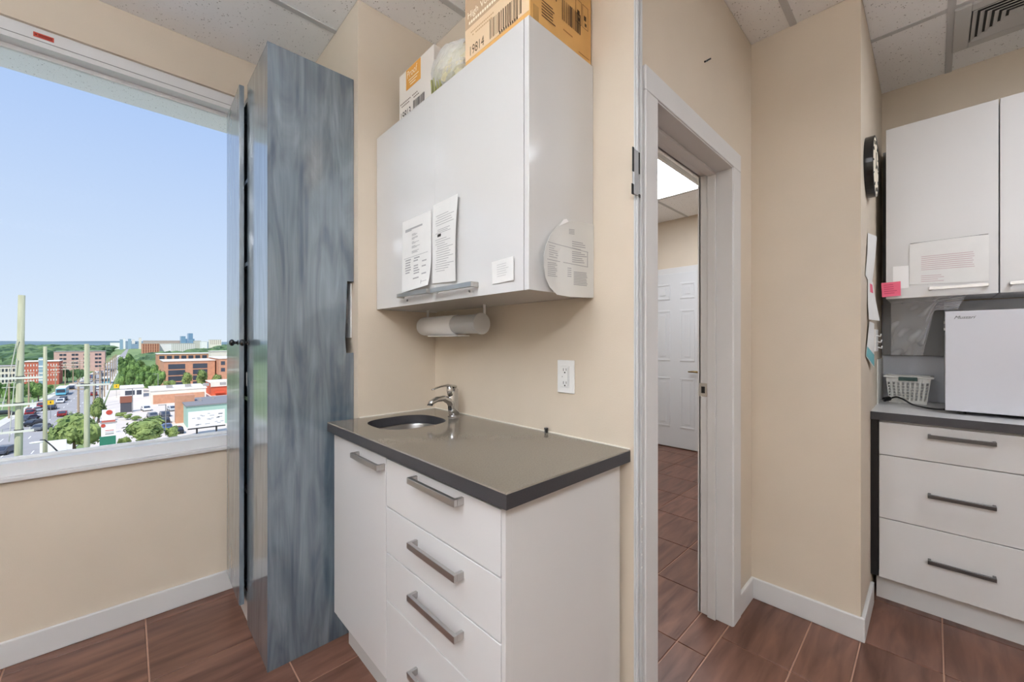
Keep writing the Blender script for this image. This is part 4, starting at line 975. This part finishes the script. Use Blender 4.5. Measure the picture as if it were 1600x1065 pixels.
# ---- utility poles
POLE = mat('weathered_pole_wood', (196, 196, 166), .85, rgb2=(166, 166, 136), vscale=1.5, stretch=(6, 6, .3))
BRNP = mat('brown_pole_wood', (178, 156, 132), .85)
def at_p(px, py): a, b_ = dpx(px); return Vector((a*.0495, b_*.0495, EYE-(py-HOR)*.0495))
def pole(label, pxb, pxt, yt, t_, rb_, rt_, m=POLE, arms=(), group=None):
    a, b_ = dpx(pxb); X0, Y0 = a*t_, b_*t_; at_, bt_ = dpx(pxt); zt_ = EYE-(yt-HOR)*t_
    th_ = thing('utility_pole', label, 'pole', (X0, Y0, GZ-.12), group)
    T = Vector((at_*t_, bt_*t_, zt_))
    B = Vector((X0, Y0, GZ-.12))
    MB().tube([B, B.lerp(T, .5), T], [rb_, (rb_+rt_)/2, rt_], 14).build('shaft', m, th_, smooth=True)
    for (py, l0, l1) in arms:
        z = EYE-(py-HOR)*t_; k = (z-B.z)/(T.z-B.z); c = B.lerp(T, k)
        MB().box(c.x+l0, c.x+l1, c.y-rb_-.12, c.y-rb_, z-.08, z+.08).build('cross_arm', mat('pale_cross_arm', (228, 226, 210), .8), th_)
        for q in range(3): MB().tube([(c.x+l0+.2+(l1-l0-.4)*q/2, c.y-rb_-.06, z+.08), (c.x+l0+.2+(l1-l0-.4)*q/2, c.y-rb_-.06, z+.3)], .05, 8).build('insulator', mat('insulator_grey', (190, 190, 186), .4), th_)
        MB().tube([c+Vector((0, 0, -.1)), c+Vector((0, 0, .14))], (rb_+rt_)/2+.03, 12).build('collar', CHAR, th_)
    return th_
pole('tallest pale wooden utility pole, rising above the horizon', 24, 34, 461, .05, .26, .19, POLE, [(590, -2.6, 1.2), (631, -2.4, .9), (673, -2.4, .8)])
gt = bpy.data.objects['utility_pole']
for a0, a1 in (((27, 530), (3, 640)), ((26, 560), (14, 690))):
    MB().tube([at_p(*a0), at_p(*a1)], .03, 6).build('guy_wire', mat('pale_wire', (214, 212, 200), .6), gt)
pole('thin pale utility pole between the two thick poles', 70.5, 70.5, 541, .09, .26, .19, POLE)
pole('thick pale utility pole standing in front of the big tree', 135.5, 135.5, 537, .062, .24, .17, POLE, [(601, -.7, 1.6)])
pole('short companion post joined to the pole in front of the big tree', 138.6, 138.6, 539, .064, .1, .08, POLE)
for k in range(9):
    Y0 = 120+30*k; X0 = curb(RIGHT, Y0)+1.2; z = GZ+12.5
    t = thing('utility_pole', 'brown wooden utility pole in the row along the road', 'pole', (X0, Y0, GZ+.05), 'utility poles along the road')
    MB().tube([(X0, Y0, GZ+.05), (X0, Y0, z)], [.22, .16], 8).build('shaft', BRNP, t)
    for q in range(2): MB().box(X0-1.3, X0+1.3, Y0-.2, Y0-.1, z-.8-1.3*q, z-.62-1.3*q).build('cross_arm', BRNP, t)
for k in range(9):
    Y0 = 120+24*k; X0 = curb(LEFT, Y0)-1.2; z = GZ+11
    t = thing('utility_pole', 'brown wooden utility pole on the far roadside', 'pole', (X0, Y0, GZ+.05), 'utility poles on the far roadside')
    MB().tube([(X0, Y0, GZ+.05), (X0, Y0, z)], [.2, .15], 8).build('shaft', BRNP, t)
    for q in range(3): MB().box(X0-1.2, X0+1.2, Y0-.2, Y0-.1, z-.5-1.2*q, z-.34-1.2*q).build('cross_arm', mat('pale_cross_arm', (228, 226, 210), .8), t)
for i, (px, py) in enumerate([(149.5, 632), (159.5, 640), (207, 644), (247, 618), (259, 680)]):
    P = G(px, py); h = up(px, [581, 579, 607, 584, 632][i], P)
    t = thing('lamp_post', ['dark lamp post in the road median', 'dark lamp post past the median in front of the trees', 'grey lamp post standing at the shop lot', 'grey lamp post behind the white shop', 'slim grey lamp post among the parked cars'][i], 'lamp post', (P.x, P.y, GZ-.02))
    m_ = CHAR if i < 2 else GREYP
    MB().tube([(P.x, P.y, GZ-.02), (P.x, P.y, h)], [.11, .08], 8).build('post', m_, t); MB().box(P.x-1.2, P.x+.1, P.y-.1, P.y+.1, h-.05, h+.08).build('arm', m_, t)
# near curved street lamp
t_ = .055
def at_t(px, py): a, b_ = dpx(px); return Vector((a*t_, b_*t_, EYE-(py-HOR)*t_))
L0, L1, L2, L3 = at_t(97, 712), at_t(82, 697), at_t(70, 687), at_t(63, 687)
sl = thing('street_lamp', 'black curved street lamp arm with a pale head over the road', 'street lamp', (L0.x+.8, L0.y, GZ-.12))
MB().tube([(L0.x+.8, L0.y, GZ-.12), (L0.x+.8, L0.y, L0.z-1.2), L0, L1, L2, L3], [.09, .08, .06, .05, .05, .04], 10).build('arm', BLACK, sl, smooth=True)
h = at_t(57, 691); MB().ball(h, (.42, .2, .09), 14, 8).build('head', WHT, sl, smooth=True)
# yellow signs
for (px, py, yt, yb_, lab) in [(79.5, 700, 674, 683, 'yellow road sign near the hoarding'), (79, 655, 625, 632, 'yellow road sign further along the road'), (182, 621, 600, 606, 'yellow road sign at the shop corner')]:
    P = G(px, py); z1 = up(px, yt, P); z0 = up(px, yb_, P); s_ = (z1-z0)
    t = thing('road_sign', lab, 'road sign', (P.x, P.y, GZ))
    MB().tube([(P.x, P.y, GZ), (P.x, P.y, z0)], .05, 8).build('post', GREYP, t)
    box('plate', mat('yellow_sign', (244, 196, 40), .6), P.x-s_*.5, P.x+s_*.5, P.y-.06, P.y-.02, z0, z1, t)
    box('symbol', INKD, P.x-s_*.08, P.x+s_*.08, P.y-.07, P.y-.06, z0+s_*.3, z0+s_*.75, t)

# ---- cars
CC = {'white': (240, 240, 240), 'black': (44, 46, 52), 'grey': (120, 124, 130), 'silver': (196, 200, 204), 'blue': (92, 116, 160), 'red': (150, 44, 40), 'slate': (86, 92, 106)}
def car(col, x, y, rz, lab, zg=GZ, grp=None):
    t = thing('car', lab, 'car', (x, y, zg), grp)
    t.rotation_euler.z = rz
    ORG[t.name] = Vector((0, 0, 0))
    pr = [(-2.2, .3), (2.2, .3), (2.25, .72), (1.5, .86), (.75, 1.42), (-1.1, 1.45), (-1.9, .95), (-2.25, .9)]
    b_ = MB().prism([(a, -.88, z) for a, z in pr], (0, 1.76, 0)).build('body', mat('car_paint_'+col, CC[col], .25), t, bevel=.12)
    MB().prism([(1.38, -.895, .9), (.74, -.895, 1.34), (-1.05, -.895, 1.37), (-1.72, -.895, .95)], (0, 1.79, 0)).build('side_window', DGLASS, b_)
    MB().add([(1.56, -.7, .9), (1.56, .7, .9), (.85, .65, 1.4), (.85, -.65, 1.4)], [(0, 1, 2, 3)]).add([(-1.97, -.7, .99), (-1.97, .7, .99), (-1.2, .65, 1.44), (-1.2, -.65, 1.44)], [(3, 2, 1, 0)]).build('windscreen', DGLASS, b_)
    for a in (-1.4, 1.35):
        for s_ in (-1, 1): MB().tube([(a, s_*.72, .33), (a, s_*.92, .33)], .33, 12).build('wheel', BLACK, t)
    return t
R90 = math.pi/2
spots = [('slate', 8, 708, 1.3, 'dark car at the near edge of the road by the tallest pole'), ('slate', 46, 656, 1.1, 'dark car turning at the crossing beside the tallest pole'), ('black', 54, 664, 1.15, 'black car at the crossing, foremost of its group'),
         ('grey', 66, 671, 1.2, 'grey car at the crossing next to the thin pole'), ('white', 54, 643, .95, 'white car at the crossing behind the dark cars'), ('black', 6, 649, 0, 'dark car on the side road left of the tallest pole')]
for c, px, py, rz, lab in spots:
    P = G(px, py); car(c, P.x, P.y, rz, lab)
rc_ = random.Random(5)
cnames = {'white': 'white', 'black': 'black', 'grey': 'grey', 'silver': 'silver', 'slate': 'dark slate', 'blue': 'blue', 'red': 'dark red'}
for k in range(25):
    f_ = rc_.choice([.12, .34, .62, .86]); y = 160+k*9.5+rc_.random()*5; x = curb(LEFT, y)*(1-f_)+curb(RIGHT, y)*f_
    if abs(y-G(165, 599.5).y-5) < 10 or abs(y-G(95, 618).y-5) < 10: continue
    c = rc_.choice(['white', 'black', 'grey', 'silver', 'slate', 'blue', 'red'])
    car(c, x, y, R90 if f_ > .5 else -R90, 'small %s car in the distant traffic along the road' % cnames[c], grp='traffic along the road')
for i, (c, px, py, lab) in enumerate([('grey', 238, 652, 'grey parked car nearest the lawn strip in the lot'), ('slate', 257, 650, 'dark parked car behind the lot tree'), ('black', 256, 660, 'black parked car in the middle of the lot'), ('blue', 259, 671, 'blue parked car nearest the tree in the lot'), ('black', 276, 676, 'dark parked car under the billboard edge'), ('silver', 269, 641, 'silver parked car beside the long shop'), ('white', 228, 641, 'white parked car behind the lamp post')]):
    P = G(px, py); car(c, P.x, P.y, R90+.12, lab, GZ-.02)
def bus(px, py, lab):
    P = G(px, py); t = thing('bus', lab, 'bus', (P.x, P.y, GZ)); x, y = P.x, P.y
    box('body', mat('light_blue_bus', (112, 190, 214), .4), x-1.3, x+1.3, y, y+11, GZ+.35, GZ+2.6, t, .1); box('roof', WHT, x-1.28, x+1.28, y+.05, y+10.95, GZ+2.6, GZ+3, t, .1)
    box('windscreen', DGLASS, x-1.1, x+1.1, y-.06, y, GZ+1.2, GZ+2.4, t)
    for k in range(6): box('window', DGLASS, x+1.3, x+1.34, y+.6+1.7*k, y+2+1.7*k, GZ+1.4, GZ+2.3, t)
    for yy in (2, 8.5):
        for s_ in (-1, 1): MB().tube([(x+s_*1.1, y+yy, GZ+.5), (x+s_*1.33, y+yy, GZ+.5)], .5, 12).build('wheel', BLACK, t)
bus(165, 599.5, 'light blue bus far along the road'); bus(95, 618, 'light blue and white bus nearer the crossing')

# ---- trees
TR = random.Random(9)
LEAF = [mat('leaf_green_%d' % i, c, .8, rgb2=c2, vscale=.5, rnd=.12) for i, (c, c2) in enumerate([((136, 168, 92), (62, 96, 48)), ((160, 176, 104), (84, 108, 54)), ((118, 150, 96), (58, 88, 56))])]
BARK = mat('tree_bark', (112, 96, 82), .9)
PROTO = {}
def crown_mesh(kind, seed):
    r = random.Random(seed); mb_ = MB(); n0 = 900
    lobes = [(Vector((r.uniform(-.55, .55), r.uniform(-.55, .55), r.uniform(-.45, .5))), r.uniform(.38, .6)) for _ in range(9)]+[(Vector((0, 0, 0)), .75)]
    for i in range(n0):
        c, rad = r.choice(lobes); d = Vector((r.gauss(0, 1), r.gauss(0, 1), r.gauss(0, 1))).normalized()
        p = c+d*rad*r.uniform(.8, 1.0); s_ = r.uniform(.06, .13)
        n_ = (d+Vector((r.uniform(-.6, .6), r.uniform(-.6, .6), r.uniform(-.3, .8)))).normalized(); u = n_.orthogonal().normalized(); v = n_.cross(u)
        a = r.uniform(0, 6.28); u, v = u*math.cos(a)+v*math.sin(a), v*math.cos(a)-u*math.sin(a)
        mb_.add([p+u*s_, p+v*s_*.7, p-u*s_, p-v*s_*.7], [(0, 1, 2, 3)])
    for c, rad in lobes: mb_.ball(c, rad*.8, 8, 6)
    return mb_
for kind in range(3):
    for sd in range(2):
        mb_ = crown_mesh(kind, 20+kind*7+sd); me = bpy.data.meshes.new('crown'); me.from_pydata([tuple(v) for v in mb_.v], [], mb_.f); me.update(); me.materials.append(LEAF[kind]); PROTO[(kind, sd)] = me
tm = MB().tube([(0, 0, 0), (0, 0, .5), (0, 0, 1)], [.06, .045, .03], 8)
tme = bpy.data.meshes.new('trunk'); tme.from_pydata([tuple(v) for v in tm.v], [], tm.f); tme.update(); tme.materials.append(BARK)
def tree(x, y, h, w, kind, lab, group=None, zg=GZ-.12):
    t = thing('tree', lab, 'tree', (x, y, zg), group); TREES.append((x, y, w))
    c = bpy.data.objects.new('crown', PROTO[(kind, TR.randrange(2))]); COL.objects.link(c); c.parent = t
    c.location = (0, 0, h*.58); c.scale = (w/2, w/2, h*.44); c.rotation_euler = (0, 0, TR.uniform(0, 6.28))
    k = bpy.data.objects.new('trunk', tme); COL.objects.link(k); k.parent = t; k.scale = (h*.5, h*.5, h*.45)
def tree_px(px, yb, yt, wpx, kind, lab, group=None):
    P = G(px, yb); h = up(px, yt, P)-GZ; sc = P.y/dpx(px)[1]; tree(P.x, P.y, h, wpx*sc, kind, lab, group)
tree_px(116, 712, 632, 66, 1, 'large leafy tree beside the pylon sign')
tree_px(154, 660, 612, 20, 1, 'smaller dark tree between the pole and the pylon sign')
tree_px(232, 700, 652, 62, 1, 'yellow-green tree at the near edge of the car lot')
tree_px(196, 700, 678, 18, 1, 'low bush left of the lot tree')
tree_px(270, 690, 665, 22, 1, 'low bush at the foot of the slim lamp post')
for k, px in enumerate(range(-12, 74, 12)): tree_px(px, 630-(k % 2)*9-max(0, px-40)*.15, 596+TR.uniform(-3, 5), 16, 0, 'green tree in the clump left of the road', 'trees left of the road')
for k, (px, yb) in enumerate([(190+15*i, 612) for i in range(5)]+[(196+15*i, 600) for i in range(4)]+[(192+14*i, 590.5) for i in range(3)]+[(203, 581)]):
    tree_px(px, yb, yb-32+TR.uniform(-4, 5), 14.5, 0, 'green tree in the clump right of the road', 'trees right of the road')
for (px, yb, yt, w_) in [(266, 613, 593, 17), (291, 612, 580, 17), (314, 612, 576, 18), (338, 610, 579, 16)]:
    tree_px(px, yb, yt, w_, 1, 'yellow-green tree in front of the brick offices', 'trees before the offices')
for k in range(5): tree_px(97+8*k, 593+(k % 2)*4-.05*k*k, 575, 8.5, 2, 'dark tree in front of the pinkish block', 'trees before the pinkish block')
for (px, yb) in [(200, 655), (213, 656), (188, 652)]: tree_px(px, yb, yb-9, 14, 1, 'round low hedge bush on the lawn strip of the lot', 'hedge bushes at the lot')
# the far forest nobody could count
fo = MB(); fr = random.Random(31)
def blob(x, y, w, h):
    for a, b_, c, d in FOOT:
        if a-w*.8 < x < b_+w*.8 and c-w*1.2 < y < d+w: return
    for a, b_, ww in TREES:
        if abs(a-x) < (w*1.4+ww)/2 and abs(b_-y) < (w*1.4+ww)/2: return
    if curb(LEFT, y)-w*.75-2 < x < curb(RIGHT, y)+w*.75+2: return
    if y < 240 and -6 < x < 90: return
    px_, py_ = 800+F_PX*(x*CA-y*SA)/(x*SA+y*CA), HOR+20*F_PX/(x*SA+y*CA)
    if 215 < px_ < 350:
        h = min(h, 20-(350 if px_ < 306 else 210)/max(4, py_-HOR))
        if h < 2: return
    fo.ball((x, y, GZ+h*.4), (w/2, w/2, h*.6), 7, 5, lambda d: 1+.35*fr.uniform(-1, 1))
for k in range(3200):
    py = HOR+fr.uniform(7.5, 62)
    px = fr.uniform(-40, 400)
    P = G(px, py)
    if -26 < P.x < -7 or P.y < 205: continue
    if 60 < P.x and P.y < 330: continue
    if P.x > -7 and P.y < 300: continue
    if px < 170 and 572 < py < 606 and px > -40: continue
    blob(P.x, P.y, 12+P.y*.03, fr.uniform(8, 13))
for k in range(900):
    y = fr.uniform(450, 1700); x = fr.uniform(-1.1*y, .55*y)
    if -24 < x < -8: continue
    blob(x, y, 16+y*.02, fr.uniform(9, 15))
o = fo.build('forest', mat('forest_green', (122, 148, 98), .9, rgb2=(50, 80, 58), vscale=.09), smooth=False)
tag(o, 'dense distant green woodland below the blue hills', 'forest'); o['kind'] = 'stuff'
